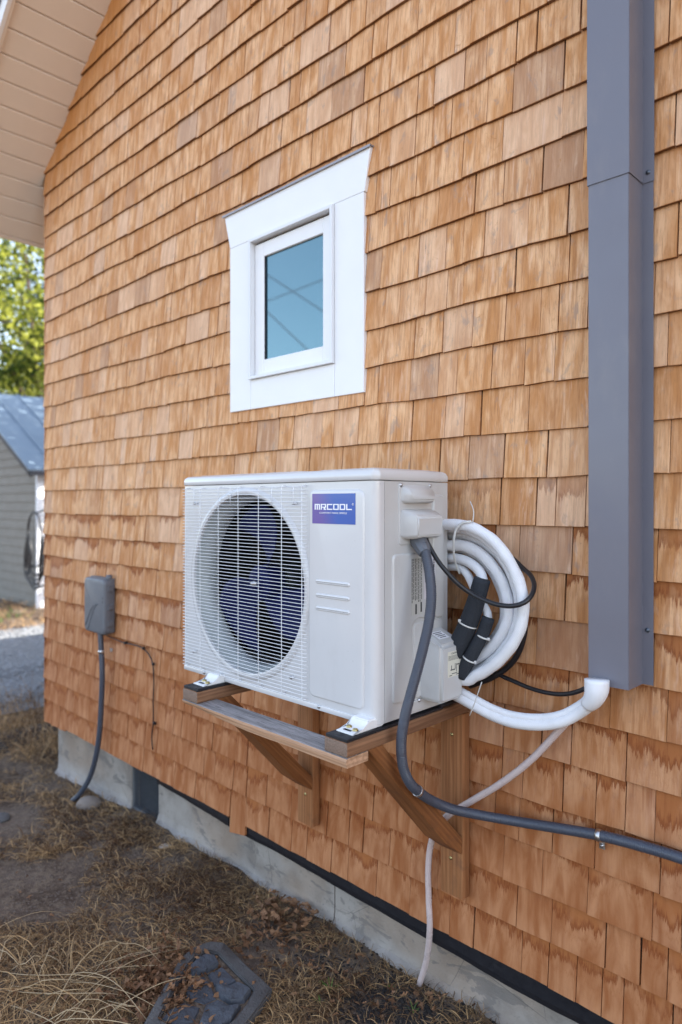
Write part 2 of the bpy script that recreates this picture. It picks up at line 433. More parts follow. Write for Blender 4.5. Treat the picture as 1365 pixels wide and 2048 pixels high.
# ================================================================== GROUND
def gbase(x, y):
    pts = [(-60, -.17), (-8, -.16), (-6, -.15), (-4.2, -.118), (-3.1, -.052), (-1.25, -.006), (60, .02)]
    for (a, za), (b, zb) in zip(pts, pts[1:]):
        if x <= b: return za + (zb - za) * max(0, (x - a) / (b - a))
    return pts[-1][1]
def gz(x, y):
    d = math.hypot(x + 2.5, y + .8)
    k = max(0., 1 - d / 14)
    n = noise.noise(Vector((x * 1.7, y * 1.7, 3))) * .022 + noise.noise(Vector((x * 7, y * 7, 9))) * .009 + noise.noise(Vector((x * 19, y * 19, 1))) * .004
    near_wall = max(0, 1 - abs(y - .06) / .12) * .012
    return gbase(x, y) + n * k + near_wall
def axis_pts(c, fine, span, far):
    out = list(np.arange(c - span, c + span + 1e-6, fine)); s = fine; p = out[-1]; q = out[0]; lo = []; hi = []
    while p < far:
        s *= 1.35; p += s; hi.append(p); q -= s; lo.append(q)
    return lo[::-1] + out + hi
xs = axis_pts(-2.6, .035, 2.6, 400); ys = axis_pts(-.9, .035, 1.3, 400)
V = [(x, y, gz(x, y)) for y in ys for x in xs]; nx = len(xs)
Fc = [(j * nx + i, j * nx + i + 1, (j + 1) * nx + i + 1, (j + 1) * nx + i) for j in range(len(ys) - 1) for i in range(nx - 1)]
mesh('ground', V, Fc, M_soil, smooth=True, kind='structure')

# gravel drive between the yard and the shed
gp = [(-6.35, -6), (-6.05, -2.5), (-5.9, .5), (-6.2, 3), (-6.4, 9), (-10.2, 9), (-10.0, 3), (-9.9, .5), (-10.2, -2.5), (-10.6, -6)]
bm = bmesh.new(); bm.faces.new([bm.verts.new((x, y, gbase(x, y) + .012)) for x, y in gp])
from_bm('gravel_drive', bm, M_gravel, kind='structure')
def stones(name, n, region, size, mat, seed, zoff=0):
    r = random.Random(seed); V = []; Fc = []; C = []
    ico = [(0, 0, 1), (.9, 0, .3), (.28, .85, .3), (-.72, .53, .3), (-.72, -.53, .3), (.28, -.85, .3), (0, 0, -.6)]
    fi = [(0, 1, 2), (0, 2, 3), (0, 3, 4), (0, 4, 5), (0, 5, 1), (6, 2, 1), (6, 3, 2), (6, 4, 3), (6, 5, 4), (6, 1, 5)]
    for _ in range(n):
        x, y = region(r); s = r.uniform(*size); a = r.uniform(0, 6.28); z = gz(x, y) + zoff; b = len(V)
        for q in ico:
            k = s * r.uniform(.75, 1.2); px, py = q[0] * k, q[1] * k * .8
            V.append((x + px * math.cos(a) - py * math.sin(a), y + px * math.sin(a) + py * math.cos(a), z + q[2] * s * .55))
        Fc += [tuple(b + i for i in f) for f in fi]
    o = mesh(name, V, Fc, mat, kind='stuff'); return o
o = stones('gravel', 9000, lambda r: (r.uniform(-9.8, -6.2), r.uniform(-2.5, 3.2)), (.014, .040), plain('gravel_stone', (.18, .19, .205), .85, var=.6, scale=25), 3, .012)
tag(o, 'loose grey gravel on the drive between house and shed', 'gravel')

# ================================================================== HOUSE
house = thing('shingled_house', 'house gable wall of cedar shingles on a concrete foundation', 'house', (0, 0, 0))
X0, XR, ZE, SL = -4.391, -.2, 3.687, .75
X1 = 2 * XR - X0
def rake(x): return ZE + SL * (min(x, 2 * XR - x) - X0)
# sheathing core of the house (one closed body from the foundation to the rake)
HB = .27
bm = bmesh.new()
bm_prism(bm, [(X0 + .012, HB), (X1 - .012, HB), (X1 - .012, ZE - .004), (XR, rake(XR) - .004), (X0 + .012, ZE - .004)], XZ, 0, 10)
core = from_bm('wall', bm, M_sheath, house)
# --- window rectangle in the wall
WL, WR, WB, WT = -2.4188, -1.636, 1.988, 2.840
WJ = 2.692
def shingle_geo(x0, x1, z0, e, tb, j, skew=0):
    """eight-corner wedge with a broken butt line; returns verts, faces, uvs, per-vertex"""
    n = 3; top = e + .028
    tt = .0035
    V = []; U = []
    zb = [z0 + j[0] * (1 - k / (n - 1)) + j[1] * k / (n - 1) + (j[2] if k == 1 else 0) for k in range(n)]
    for k in range(n):
        x = x0 + (x1 - x0) * k / (n - 1)
        V.append((x, -tb, zb[k] + .0012)); U.append((x - x0, .0014))          # front bottom (tiny arris)
    for k in range(n):
        x = x0 + (x1 - x0) * k / (n - 1)
        V.append((x, -tb + .0016, zb[k])); U.append((x - x0, 0))
    for k in range(n):
        x = x0 + (x1 - x0) * k / (n - 1); V.append((x, -tb + .0105, zb[k])); U.append((x - x0, -.004))
    for k in range(n):
        x = x0 + (x1 - x0) * k / (n - 1); V.append((x, -tt, z0 + top)); U.append((x - x0, top))
    for k in range(n):
        x = x0 + (x1 - x0) * k / (n - 1); V.append((x, -.0005, z0 + top)); U.append((x - x0, top))
    V = [(p[0], p[1] - (skew * (i % 3 - 1) if i < 6 else 0), p[2]) for i, p in enumerate(V)]
    f = []
    for k in range(n - 1):
        f += [(k, k + 1, 9 + k + 1, 9 + k), (3 + k, 3 + k + 1, k + 1, k), (6 + k, 6 + k + 1, 3 + k + 1, 3 + k)]
    f += [(0, 9, 12, 6, 3), (2, 5, 8, 14, 11)]
    return V, f, U
def build_shingle_mesh(name, items, parent, kind=None, xform=None):
    V = []; Fc = []; U = []; C = []
    for it in items:
        v, f, u = shingle_geo(*it['g']); b = len(V)
        if xform: v = [xform(p) for p in v]
        V += v; Fc += [tuple(b + i for i in q) for q in f]; U += u; C += [it['c']] * len(v)
    me = bpy.data.meshes.new(name); me.from_pydata(V, [], Fc)
    L = np.empty(len(me.loops), dtype=np.int32); me.loops.foreach_get('vertex_index', L)
    uvl = me.uv_layers.new(name='local'); uvl.data.foreach_set('uv', np.array(U, dtype=np.float32)[L].ravel())
    ca = me.color_attributes.new('rnd', 'FLOAT_COLOR', 'POINT'); ca.data.foreach_set('color', np.array([(*c, 1) for c in C], dtype=np.float32).ravel())
    me.update()
    return link(name, me, M_cedar, parent, kind)
rows = []
z = 1.6725
up = []; zz = z
while zz < 7: up.append(zz); zz += .1343 + rng.uniform(-.002, .002)
dn = [1.5334, 1.4015, 1.2697, 1.138, 1.005, .877, .7485, .620, .4917, .3633, .235]
rows = sorted(dn + up)
rs = random.Random(21)
items = []
for ri, z0 in enumerate(rows):
    e = (rows[ri + 1] if ri + 1 < len(rows) else z0 + .134) - z0
    x = X0 + rs.uniform(-.006, .006); x -= 0
    ph = rs.uniform(0, 6); amp = .0035 if z0 < 2.2 else .0075
    last = x
    while x < X1:
        wd = rs.choice([rs.uniform(.055, .10), rs.uniform(.09, .14), rs.uniform(.12, .19)])
        gap = rs.choice([.0015, .002, .003, .004, .0055])
        x1 = min(x + wd, X1)
        def wav(q): return amp * (math.sin(q * 3.1 + ph) * .5 + math.sin(q * 7.3 + ph * 2) * .3 + noise.noise(Vector((q * 2.2, z0 * 5, 0))) * .8)
        a, b = x, x1 - gap
        # cut out the window
        zc0, zc1 = z0, z0 + e
        if zc0 > WB - .03 and zc1 > WB + .004 and zc1 < WT + .015:
            if a < WL < b: b = WL + rs.uniform(-.002, .003)
            elif a < WR < b: a = WR - rs.uniform(-.001, .004)
            elif WL <= a and b <= WR and zc0 > WB - .004 and zc1 < WT + .004:
                x = x1; continue
        if b - a > .012:
            top = rake((a + b) / 2)
            if z0 < top + .012:
                tb = .0180 + rs.uniform(-.002, .002)
                j = [wav(a) + rs.uniform(-.0025, .0025), wav(b) + rs.uniform(-.0025, .0025), rs.uniform(-.0006, .0006)]
                if ri == 0 and -2.47 < (a + b) / 2 < -2.34: j = [-.062, -.042, 0]      # one piece hangs lower
                if ri == 0 and a < -4.1: j = [-.02, -.012, 0]
                items.append(dict(g=(a, b, z0, min(e, max(.02, top - z0 + .03)), tb, j, max(-.0015, min(.0015, rs.gauss(0, .0009)))), c=(rs.random(), rs.random(), rs.random()), e=e))
        x = x1
def visarea(it):
    a, b, z0 = it['g'][:3]; e = it['e']; c = ((a + b) / 2, 0, z0 + e / 2); p = project(c)
    if not p or not (-40 < p[0] < 1400 and -50 < p[1] < 2090): return 0
    if 1177 < p[0] < 1308 and p[1] < 1380: return 0
    if 375 < p[0] < 890 and 965 < p[1] < 1330: return 0
    p1 = project((a, 0, z0)); p2 = project((b, 0, z0 + e)); return abs(p2[0] - p1[0]) * abs(p2[1] - p1[1])
for it in items: it['v'] = visarea(it)
items.sort(key=lambda i: -i['v'])
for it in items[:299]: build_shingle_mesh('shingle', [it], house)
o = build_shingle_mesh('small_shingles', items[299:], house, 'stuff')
# side wall courses round the corner (facing -x)
sitems = []
for ri, z0 in enumerate(rows):
    if z0 > ZE - .15: break
    y = -.016
    while y < 10:
        wd = rs.uniform(.06, .19) if y < 2 else rs.uniform(.2, .4)
        sitems.append(dict(g=(y, min(y + wd - .002, 10), z0, .134, .0165 + rs.uniform(-.0015, .003), [rs.uniform(-.003, .003), rs.uniform(-.003, .003), 0]), c=(rs.random(), rs.random(), rs.random())))
        y += wd
build_shingle_mesh('side_shingles', sitems, house, 'stuff', xform=lambda p: (X0 + .012 + p[1], p[0], p[2]))

# foundation: two pours with a joint, and the rough footing ledge
YF = .062
def found(xa, xb, name='foundation'):
    n = max(2, int((xb - xa) / .05)); V = []; 
    prof = [(.10, .26), (.0, .25), (.0, .06), (-.004, .025), (-.03, .0), (-.036, -.3), (.10, -.3)]
    for i in range(n + 1):
        x = xa + (xb - xa) * i / n; g = gbase(x, 0)
        for k, (dy, dz) in enumerate(prof):
            wob = (noise.noise(Vector((x * 3, k, 0))) * .007 + noise.noise(Vector((x * 11, k, 5))) * .004) if k in (3, 4, 5) else 0
            V.append((x, YF + dy - wob, (dz if k in (0, 1) else dz + g) + (wob * 2 if k in (2, 3) else 0)))
    m = len(prof)
    F_ = [(i * m + k, i * m + k + 1, (i + 1) * m + k + 1, (i + 1) * m + k) for i in range(n) for k in range(m - 1)]
    F_ += [tuple(range(m)), tuple(range(n * m, n * m + m))[::-1]]
    return mesh(name, V, F_, M_conc, house)
found(X0 + .03, -3.42); found(-3.145, -1.868); found(-1.862, X1 - .03)
box('foundation', (X0 + .03, YF + .10, -.4), (X0 + .2, 9.9, .25), M_conc, house)
# crawl-space vent between the first two pours
ven = box('vent', (-3.42, YF + .05, -.4), (-3.145, YF + .08, .26), plain('vent_dark', (.02, .025, .03), .8), house)
bm = bmesh.new()
for i in range(23): 
    x = -3.416 + i * .012; bm_box(bm, (x, YF + .012, -.07), (x + .0024, YF + .0136, .26))
for i in range(27):
    zq = -.07 + i * .012; bm_box(bm, (-3.419, YF + .0105, zq), (-3.146, YF + .012, zq + .0024))
o = from_bm('mesh_screen', bm, plain('galvanised_mesh', (.10, .11, .13), .5, metal=.5), ven, kind='stuff')
bm = bmesh.new()
for a, b in (((-3.42, YF + .004, -.1), (-3.412, YF + .03, .26)), ((-3.153, YF + .004, -.1), (-3.145, YF + .03, .26)), ((-3.412, YF + .004, -.1), (-3.153, YF + .03, -.045))): bm_box(bm, a, b)
from_bm('vent_frame', bm, plain('vent_frame_grey', (.13, .14, .15), .6), ven)
# black membrane hanging below the shingles, wavy lower edge
def membrane(xa, xb, drop_a, drop_b, seed):
    n = int((xb - xa) / .03); V = []
    for i in range(n + 1):
        t = i / n; x = xa + (xb - xa) * t; w_ = noise.noise(Vector((x * 2.3, seed, 0))) * .010 + noise.noise(Vector((x * 9, seed, 0))) * .003
        zb = drop_a + (drop_b - drop_a) * t + w_; yo = noise.noise(Vector((x * 4, seed, 7))) * .006
        for dy, zt in ((-.001, .33), (-.004, .25), (-.003 + yo * .4, zb + .02), (.002 + yo, zb), (.006 + yo, zb), (.003, .30)):
            V.append((x, dy, zt))
    F_ = [(i * 6 + k, i * 6 + (k + 1) % 6, (i + 1) * 6 + (k + 1) % 6, (i + 1) * 6 + k) for i in range(n) for k in range(6)]
    F_ += [tuple(range(6))[::-1], tuple(range(n * 6, n * 6 + 6))]
    return mesh('membrane', V, F_, M_mem, house, smooth=False)
membrane(-3.06, -2.46, .200, .183, 1); membrane(-2.345, -1.30, .184, .170, 2); membrane(-1.30, 2.0, .170, .158, 2)

# --- soffit, barge board and roof
def SP(s, y, d=0):
    """point on the soffit plane: s metres of run along x from the eave end, d metres above the plane"""
    x = EX + s; nl = math.hypot(SL, 1); return (x - d * SL / nl, y, ZE + SL * (x - X0) + d / nl)
EX = -4.80
OV = -.446
pw = .1094; s = 0; k = 0
M_gr = M_soffit
while EX + s < XR - .02:
    w2 = min(pw, XR - EX - s); g_ = .0035
    bm = bmesh.new()
    yb = -.004 if EX + s + w2 > X0 + .02 else 10.0
    a, b = s + g_ * .5, s + w2 - g_ * .5
    ring = [(a + .004, 0), (b - .004, 0), (b, .004), (b, .014), (a, .014), (a, .004)]
    A = [bm.verts.new(SP(u, OV, d)) for u, d in ring]; B = [bm.verts.new(SP(u, yb, d)) for u, d in ring]
    bm.faces.new(A); bm.faces.new(B[::-1])
    for i in range(6): bm.faces.new((A[i], B[i], B[(i + 1) % 6], A[(i + 1) % 6]))
    from_bm('soffit_board', bm, M_soffit, house)
    s += pw; k += 1
def slope_box(name, s0, s1, y0, y1, d0, d1, mat, bevel=0, mirror=False):
    bm = bmesh.new(); c = []
    for yy in (y0, y1):
        for (ss, dd) in ((s0, d0), (s1, d0), (s1, d1), (s0, d1)):
            p = SP(ss, yy, dd); c.append(bm.verts.new((2 * XR - p[0] if mirror else p[0], p[1], p[2])))
    for f in ((0, 1, 2, 3), (4, 5, 6, 7), (0, 1, 5, 4), (1, 2, 6, 5), (2, 3, 7, 6), (3, 0, 4, 7)): bm.faces.new([c[i] for i in f])
    return from_bm(name, bm, mat, house)
LR = XR - EX
slope_box('soffit_backing', .01, LR, OV + .002, 0.0, .0155, .03, M_soffit)
slope_box('soffit_backing', .01, .40, 0.0, 10, .0155, .03, M_soffit)
slope_box('roof', -.03, LR + .05, OV - .04, 10.3, .115, .15, M_roof)
slope_box('roof', -.03, LR + .05, OV - .04, 10.3, .115, .15, M_roof, mirror=True)
slope_box('soffit', .0, LR, OV, 10, .0, .03, M_soffit, mirror=True)
slope_box('trim_strip', 0, LR, OV - .018, OV - .002, -.022, .03, M_soffit)
slope_box('barge_board', -.01, LR, OV - .040, OV - .019, -.028, .115, M_white)
slope_box('barge_board', -.01, LR, OV - .040, OV - .001, -.028, .115, M_white, mirror=True)
slope_box('eave_board', -.022, -.001, OV - .018, 10, -.004, .115, M_soffit)
slope_box('drip_edge', -.03, LR, OV - .056, OV - .041, .055, .115, M_roof)

# --- the small window
win = bpy.data.objects.new('window', None); col.objects.link(win); win.parent = house; win.location = ((WL + WR) / 2, 0, WB)
FL, FR, FB, FT = -2.2764, -1.782, 2.110, 2.690
YC = -.023
def casing(pts, name='casing_board'):
    bm = bmesh.new(); bm_prism(bm, pts, XZ, YC, -.001)
    bmesh.ops.bevel(bm, geom=[e for e in bm.edges], offset=.0012, segments=1, affect='EDGES')
    return from_bm(name, bm, M_white, win)
casing([(WL, WJ + .001), (-1.6322, WJ + .001), (-1.605, WT), (-2.4587, WT)])
casing([(WL, WB), (FL - .001, WB), (FL - .001, WJ), (WL, WJ)])
casing([(FR + .001, WB), (WR, WB), (WR, WJ), (FR + .001, WJ)])
casing([(FL, WB), (FR, WB), (FR, FB - .001), (FL, FB - .001)])
bm = bmesh.new(); bm_box(bm, (-2.468, -.030, WT + .001), (-1.600, -.002, WT + .005)); bm_box(bm, (-2.468, -.0305, WT - .004), (-1.600, -.0290, WT + .0045))
from_bm('flashing', bm, M_flash, win)
# outer frame (thin proud lip and deep reveal), opening cut through casing reads by the frame depth
def ring_frame(name, l, r, b, t, w_, y0, y1, mat, parent, bev=.001):
    bm = bmesh.new()
    for a_, b_ in (((l, y0, b), (l + w_, y1, t)), ((r - w_, y0, b), (r, y1, t)), ((l + w_, y0, b), (r - w_, y1, b + w_)), ((l + w_, y0, t - w_), (r - w_, y1, t))):
        bm_box(bm, a_, b_, bev)
    return from_bm(name, bm, mat, parent)
# the wall behind the window is dark: recess box is formed by the frame, the sash stands in front of it
ring_frame('frame', FL, FR, FB, FT, .013, YC - .014, .0, M_alum, win)
SLx, SRx, SB, ST = FL + .0155, FR - .015, FB + .018, FT - .022
ring_frame('sash', SLx, SRx, SB, ST, .058, .0 - .012, .006, M_white, win, .002)
box('backing_sheet', (FL + .013, .0005, FB + .013), (FR - .013, .004, FT - .013), plain('dark_gap', (.02, .02, .022), .8), win)
GL_, GR_, GB_, GT_ = SLx + .058, SRx - .058, SB + .058, ST - .058
mg = NT('window_glass'); mg.base((.02, .055, .075)); mg.rough(.25)
gls = mg.new('BsdfGlossy'); mg.set(gls.inputs['Color'], (.42, .82, .92)); gls.inputs['Roughness'].default_value = .02
mxs = mg.new('MixShader'); mxs.inputs[0].default_value = .125
mg.t.links.new(mg.p.outputs[0], mxs.inputs[1]); mg.t.links.new(gls.outputs[0], mxs.inputs[2]); mg.t.links.new(mxs.outputs[0], mg.out.inputs[0])
box('pane', (GL_ - .004, -.0015, GB_ - .004), (GR_ + .004, .0025, GT_ + .004), mg.m, win)
box('glazing_strip', (GL_, -.008, GB_), (GL_ + .004, -.0016, GT_), M_rubber, win)

# ================================================================== LINE-SET COVER (grey channel)
ch = thing('line_cover', 'tall grey blue sheet metal channel running up the shingles right of the outdoor unit', 'metal cover', (-.70, -.05, 1.0))
def channel(name, xl, xr, yf, z0, z1, fl, yw=-.0225):
    t = .0016; bm = bmesh.new()
    # folded sheet: left flange, left side, front, right side, right flange
    prof = [(xl - fl, yw), (xl, yw), (xl, yf), (xr, yf), (xr, yw), (xr + fl, yw)]
    inn = [(xl - fl, yw - t), (xl - t * 0 + t, yw - t), (xl + t, yf + t), (xr - t, yf + t), (xr - t, yw + 0), (xr + fl, yw + t)]
    inn = [(xl - fl, yw + t), (xl + t, yw + t), (xl + t, yf + t), (xr - t, yf + t), (xr - t, yw + t), (xr + fl, yw + t)]
    rows_ = []
    for z_ in (z0, z1): rows_.append(([bm.verts.new((x, y, z_)) for x, y in prof], [bm.verts.new((x, y, z_)) for x, y in inn]))
    (a0, b0), (a1, b1) = rows_
    for i in range(5):
        bm.faces.new((a0[i], a0[i + 1], a1[i + 1], a1[i])); bm.faces.new((b0[i], b1[i], b1[i + 1], b0[i + 1]))
        bm.faces.new((a0[i], b0[i], b0[i + 1], a0[i + 1])); bm.faces.new((a1[i], a1[i + 1], b1[i + 1], b1[i]))
    bm.faces.new((a0[0], a1[0], b1[0], b0[0])); bm.faces.new((a0[5], b0[5], b1[5], a1[5]))
    es = [e for e in bm.edges if abs(e.verts[0].co.z - e.verts[1].co.z) > .5]
    bmesh.ops.bevel(bm, geom=es, offset=.0011, segments=2, affect='EDGES')
    return from_bm(name, bm, M_cover, ch, smooth=40)
DF = 1.695
pL = at(1177, 1300, DF).x; xs_ = at(1286, 1300, 1.7795).x
DFr = dist_on_x(1258, xs_); pL = at(1177, 1300, DFr).x; yf_ = CAM.y + DFr
ZB = at(1258, 1381, DFr).z; ZJ = at(1256, 346, DFr).z
FLG = at(1308, 1300, 1.7795).x - xs_
channel('cover_section', pL, xs_, yf_, ZB, ZJ + .03, FLG)
channel('cover_section', pL - .0025, xs_ + .0025, yf_ - .0028, ZJ, 4.6, FLG, yw=-.0248)
# hex screws
def screw_mesh(r=.0045, mat=None, hexn=6):
    V, Fc = lathe_geo([(0.0001, -.004), (r * .75, -.004), (r * .8, -.0012), (r * 1.35, -.001), (r * 1.35, 0)], (0, 0, 0), 'y', 10)
    me = bpy.data.meshes.new('screw'); me.from_pydata(V, [], Fc); me.polygons.foreach_set('use_smooth', [True] * len(me.polygons)); me.materials.append(mat); return me
sm_dark = screw_mesh(.0045, plain('grey_screw', (.10, .12, .15), .4, metal=.6))
p = at(1297, 345, 1.776); link('screw', sm_dark, None, ch, loc=(p.x, -.0252, p.z))
p = at(1296, 1260, 1.779); link('screw', sm_dark, None, ch, loc=(p.x, -.0230, p.z))

# ================================================================== TIMBER BRACKET
br = thing('timber_bracket', 'brown timber wall bracket with two braced arms carrying the outdoor unit', 'wall bracket', (-1.57, -.1, .4))
D0 = 1.24; YA = CAM.y + D0; YP = CAM.y + 1.744; AT, AB = .994, .960
AB = .958
M_list = {}
def arm(xa, xb):
    bm = bmesh.new(); bm_box(bm, (xa, YA, AB), (xb, -.019, AT), .003, 2)
    o = from_bm('arm', bm, M_arm, br, smooth=40); o.data.materials.append(M_endg)
    for p_ in o.data.polygons:
        if p_.normal.y < -.9: p_.material_index = 1
    bm = bmesh.new(); bm_box(bm, (xa, YP, .393), (xb, -.019, AB - .001), .003, 2)
    from_bm('post', bm, M_post, br, smooth=40)
    H_ = CAM.z
    prof = [(1.321, AB - .001), (1.376, AB - .001), (1.7435, H_ - 1.018), (1.7435, H_ - 1.068), (1.66, H_ - 1.006)]
    bm = bmesh.new(); bm_prism(bm, [(CAM.y + d, z_) for d, z_ in prof], YZ, xa + .001, xb - .001)
    bmesh.ops.bevel(bm, geom=list(bm.edges), offset=.0022, segments=1, affect='EDGES')
    from_bm('brace', bm, M_brace, br)
XA = -1.281; XB = -1.198; DX = .665
arm(XA, XB); arm(XA - DX, XB - DX)
# rail: weathered board with a live lower edge
n = 46; V = []
for i in range(n + 1):
    x = XA - DX - .003 + (XB - XA + DX + .003) * i / n
    wz = noise.noise(Vector((x * 6, 0, 0))) * .004; le = max(0, 1 - (x - (XA - DX)) / .33)
    live = le * (.010 + noise.noise(Vector((x * 22, 3, 0))) * .007)
    lz = .932 - .0
    V += [(x, YA - .001 + abs(wz) * .4, AB - .003), (x, YA - .004 + live * .6, AB - .010), (x, YA + live * 1.2, lz + live * .9 + wz * .5), (x, YA + .078, lz), (x, YA + .078, AB - .001), (x, YA + .004, AB - .001)]
Fc = [(i * 6 + k, i * 6 + (k + 1) % 6, (i + 1) * 6 + (k + 1) % 6, (i + 1) * 6 + k) for i in range(n) for k in range(6)] + [tuple(range(6))[::-1], tuple(range(n * 6, n * 6 + 6))]
mesh('rail', V, Fc, M_rail, br)
sm_brass = screw_mesh(.0042, M_brass)
for px, py in ((904, 1468.8), (902, 1716)):
    p = at(px, py, 1.744)
    link('screw', sm_brass, None, br, loc=(p.x, YP + .0005, p.z)); link('screw', sm_brass, None, br, loc=(p.x - DX + .004, YP + .0005, p.z))
# worn stamp on the end of the right arm
def text_mesh(txt, size, name, mat, parent, frame, align='CENTER', extrude=.0002, sx=1.0):
    cu = bpy.data.curves.new('t', 'FONT'); cu.body = txt; cu.size = size; cu.align_x = align; cu.align_y = 'CENTER'; cu.extrude = extrude; cu.resolution_u = 2
    o = bpy.data.objects.new('t', cu); col.objects.link(o); bpy.context.view_layer.update()
    me = bpy.data.meshes.new_from_object(o.evaluated_get(bpy.context.evaluated_depsgraph_get()))
    bpy.data.objects.remove(o); bpy.data.curves.remove(cu)
    org, ux, uy = frame; nz_ = ux.cross(uy); off = wloc(parent)
    for v in me.vertices: v.co = org + ux * (v.co.x * sx) + uy * v.co.y + nz_ * v.co.z - off
    me.name = name; me.materials.clear(); return link(name, me, mat, parent)

# ================================================================== OUTDOOR UNIT
unit = thing('outdoor_unit', 'off-white heat pump outdoor unit with round fan grille standing on the timber bracket', 'outdoor unit', (-1.66, -.28, 1.002))
UY0 = CAM.y + 1.357; UL, US = -2.124, -1.205; CH = .021; UB, UT = 1.010, 1.660; UYB = CAM.y + 1.678
CS = CAM.y + 1.391
# base pan and rear casing
bm = bmesh.new(); bm_box(bm, (UL + .004, UY0 + .02, UB - .004), (US - .004, UYB - .004, UB + .02), .004, 2)
from_bm('base_pan', bm, M_unit2, unit, smooth=40)
# front panel with a round opening; wraps the right corner
cx, cz, fr_ = -1.7636, (UB + UT) / 2 + .006, .283
x0_, x1_ = UL + .012, US - CH
n = 96; V = []; Fc = []
def rect_pt(a):
    dx, dz = math.cos(a), math.sin(a)
    tx = ((x1_ if dx > 0 else x0_) - cx) / dx if abs(dx) > 1e-9 else 1e9
    tz = ((UT - .002 if dz > 0 else UB) - cz) / dz if abs(dz) > 1e-9 else 1e9
    t = min(tx, tz); return (cx + dx * t, cz + dz * t)
angs = sorted([2 * math.pi * k / n for k in range(n)] + [math.atan2(zz - cz, xx - cx) % (2 * math.pi) for xx in (x0_, x1_) for zz in (UB, UT - .002)])
prof = [(fr_ + .024, 0), (fr_ + .019, -.006), (fr_ + .010, -.009), (fr_ + .002, -.006), (fr_, .002)]
m = len(angs)
for a in angs: q = rect_pt(a); V.append((q[0], UY0, q[1]))
for r_, dy in prof:
    for a in angs: V.append((cx + r_ * math.cos(a), UY0 + dy, cz + r_ * math.sin(a)))
for k in range(len(prof)):
    for i in range(m): Fc.append((k * m + i, k * m + (i + 1) % m, (k + 1) * m + (i + 1) % m, (k + 1) * m + i))
bm = bmesh.new(); vs = [bm.verts.new(v) for v in V]
for f in Fc: bm.faces.new([vs[i] for i in f])
# corner wrap: chamfer and side return; left return; bottom lip
def quad(a, b, c, d): bm.faces.new([bm.verts.new(p_) for p_ in (a, b, c, d)])
T_ = UT - .002
def wrap(pts):
    for (xa, ya), (xb, yb) in zip(pts, pts[1:]): quad((xa, ya, UB), (xb, yb, UB), (xb, yb, T_), (xa, ya, T_))
arc = [(US - CH + CH * math.sin(t), UY0 + CH - CH * math.cos(t)) for t in [k * math.pi / 2 / 5 for k in range(6)]]
wrap([(x1_, UY0)] + arc[1:] + [(US, CS - .0015)])
arcL = [(x0_ - .012 * math.sin(t), UY0 + .012 - .012 * math.cos(t)) for t in [k * math.pi / 2 / 4 for k in range(5)]]
wrap([(x0_, UY0)] + arcL[1:] + [(UL, UYB)])
bmesh.ops.remove_doubles(bm, verts=bm.verts, dist=.0004)
fp = from_bm('front_panel', bm, M_unit, unit, smooth=40)
# rolled bottom edge
box('bottom_lip', (UL + .006, UY0 - .0035, UB - .004), (US - .03, UY0 + .006, UB + .012), M_unit, unit, .003, 2)
# fan throat
V, Fc = lathe_geo([(fr_, .002), (fr_ - .002, .012), (fr_ - .012, .032), (fr_ - .016, .045), (fr_ - .016, .075), (fr_ - .010, .085)], (cx, UY0, cz), 'y', 96)
mesh('fan_throat', V, Fc, M_ring, unit, smooth=True)
# side casing (with return at the seam), back and top plates, inner partition, dark coil
bm = bmesh.new()
def q4(bm, *p_): bm.faces.new([bm.verts.new(v) for v in p_])
bm_box(bm, (US - .004, CS, UB), (US, UYB, T_), 0)
bmesh.ops.bevel(bm, geom=[e for e in bm.edges if abs(e.verts[0].co.z - e.verts[1].co.z) > .3 and e.verts[0].co.y > UYB - .001 and e.verts[0].co.x > US - .001], offset=.003, segments=2, affect='EDGES')
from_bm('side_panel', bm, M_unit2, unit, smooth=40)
box('back_grille', (UL + .006, UYB - .006, UB + .01), (US - .006, UYB, T_), M_dark, unit)
box('inner_partition', (-1.452, UY0 + .01, UB + .02), (-1.449, UYB - .01, T_ - .002), M_dark, unit)
box('inner_shell', (UL + .003, UY0 + .112, UB + .021), (UL + .006, UYB - .008, T_ - .002), M_dark, unit)
box('coil', (UL + .008, UYB - .03, UB + .022), (-1.456, UYB - .008, T_ - .004), M_dark, unit)
# lid with rounded, chamfered edge
def lid():
    def outline(g):
        return rounded([(UL + .004 - g, UY0 - .001 - g), (US - .012, UY0 - .001 - g), (US + g, UY0 + .014), (US + g, UYB + g), (UL + .004 - g, UYB + g)], .012, 4)
    rings = [(outline(.001), UT), (outline(.003), UT + .002), (outline(.003), UT + .016), (outline(.000), UT + .024), (outline(-.007), UT + .030), (outline(-.02), UT + .032)]
    bm = bmesh.new(); R_ = [[bm.verts.new((x, y, z_)) for x, y in o_] for o_, z_ in rings]; n_ = len(R_[0])
    for a, b in zip(R_, R_[1:]):
        for i in range(n_): bm.faces.new((a[i], a[(i + 1) % n_], b[(i + 1) % n_], b[i]))
    bm.faces.new(R_[-1]); bm.faces.new(R_[0][::-1])
    return from_bm('lid', bm, M_unit, unit, smooth=50)
lid()
slab('lid_rib', [(-1.46, UY0 + .03), (-1.235, UY0 + .03), (-1.235, UYB - .03), (-1.46, UYB - .03)], lambda u, v, d: (u, v, d), UT + .0315, UT + .0345, M_unit, unit, .02, .006)
slab('lid_rib', [(UL + .05, UY0 + .03), (-1.52, UY0 + .03), (-1.52, UYB - .03), (UL + .05, UYB - .03)], lambda u, v, d: (u, v, d), UT + .0315, UT + .0345, M_unit, unit, .02, .006)
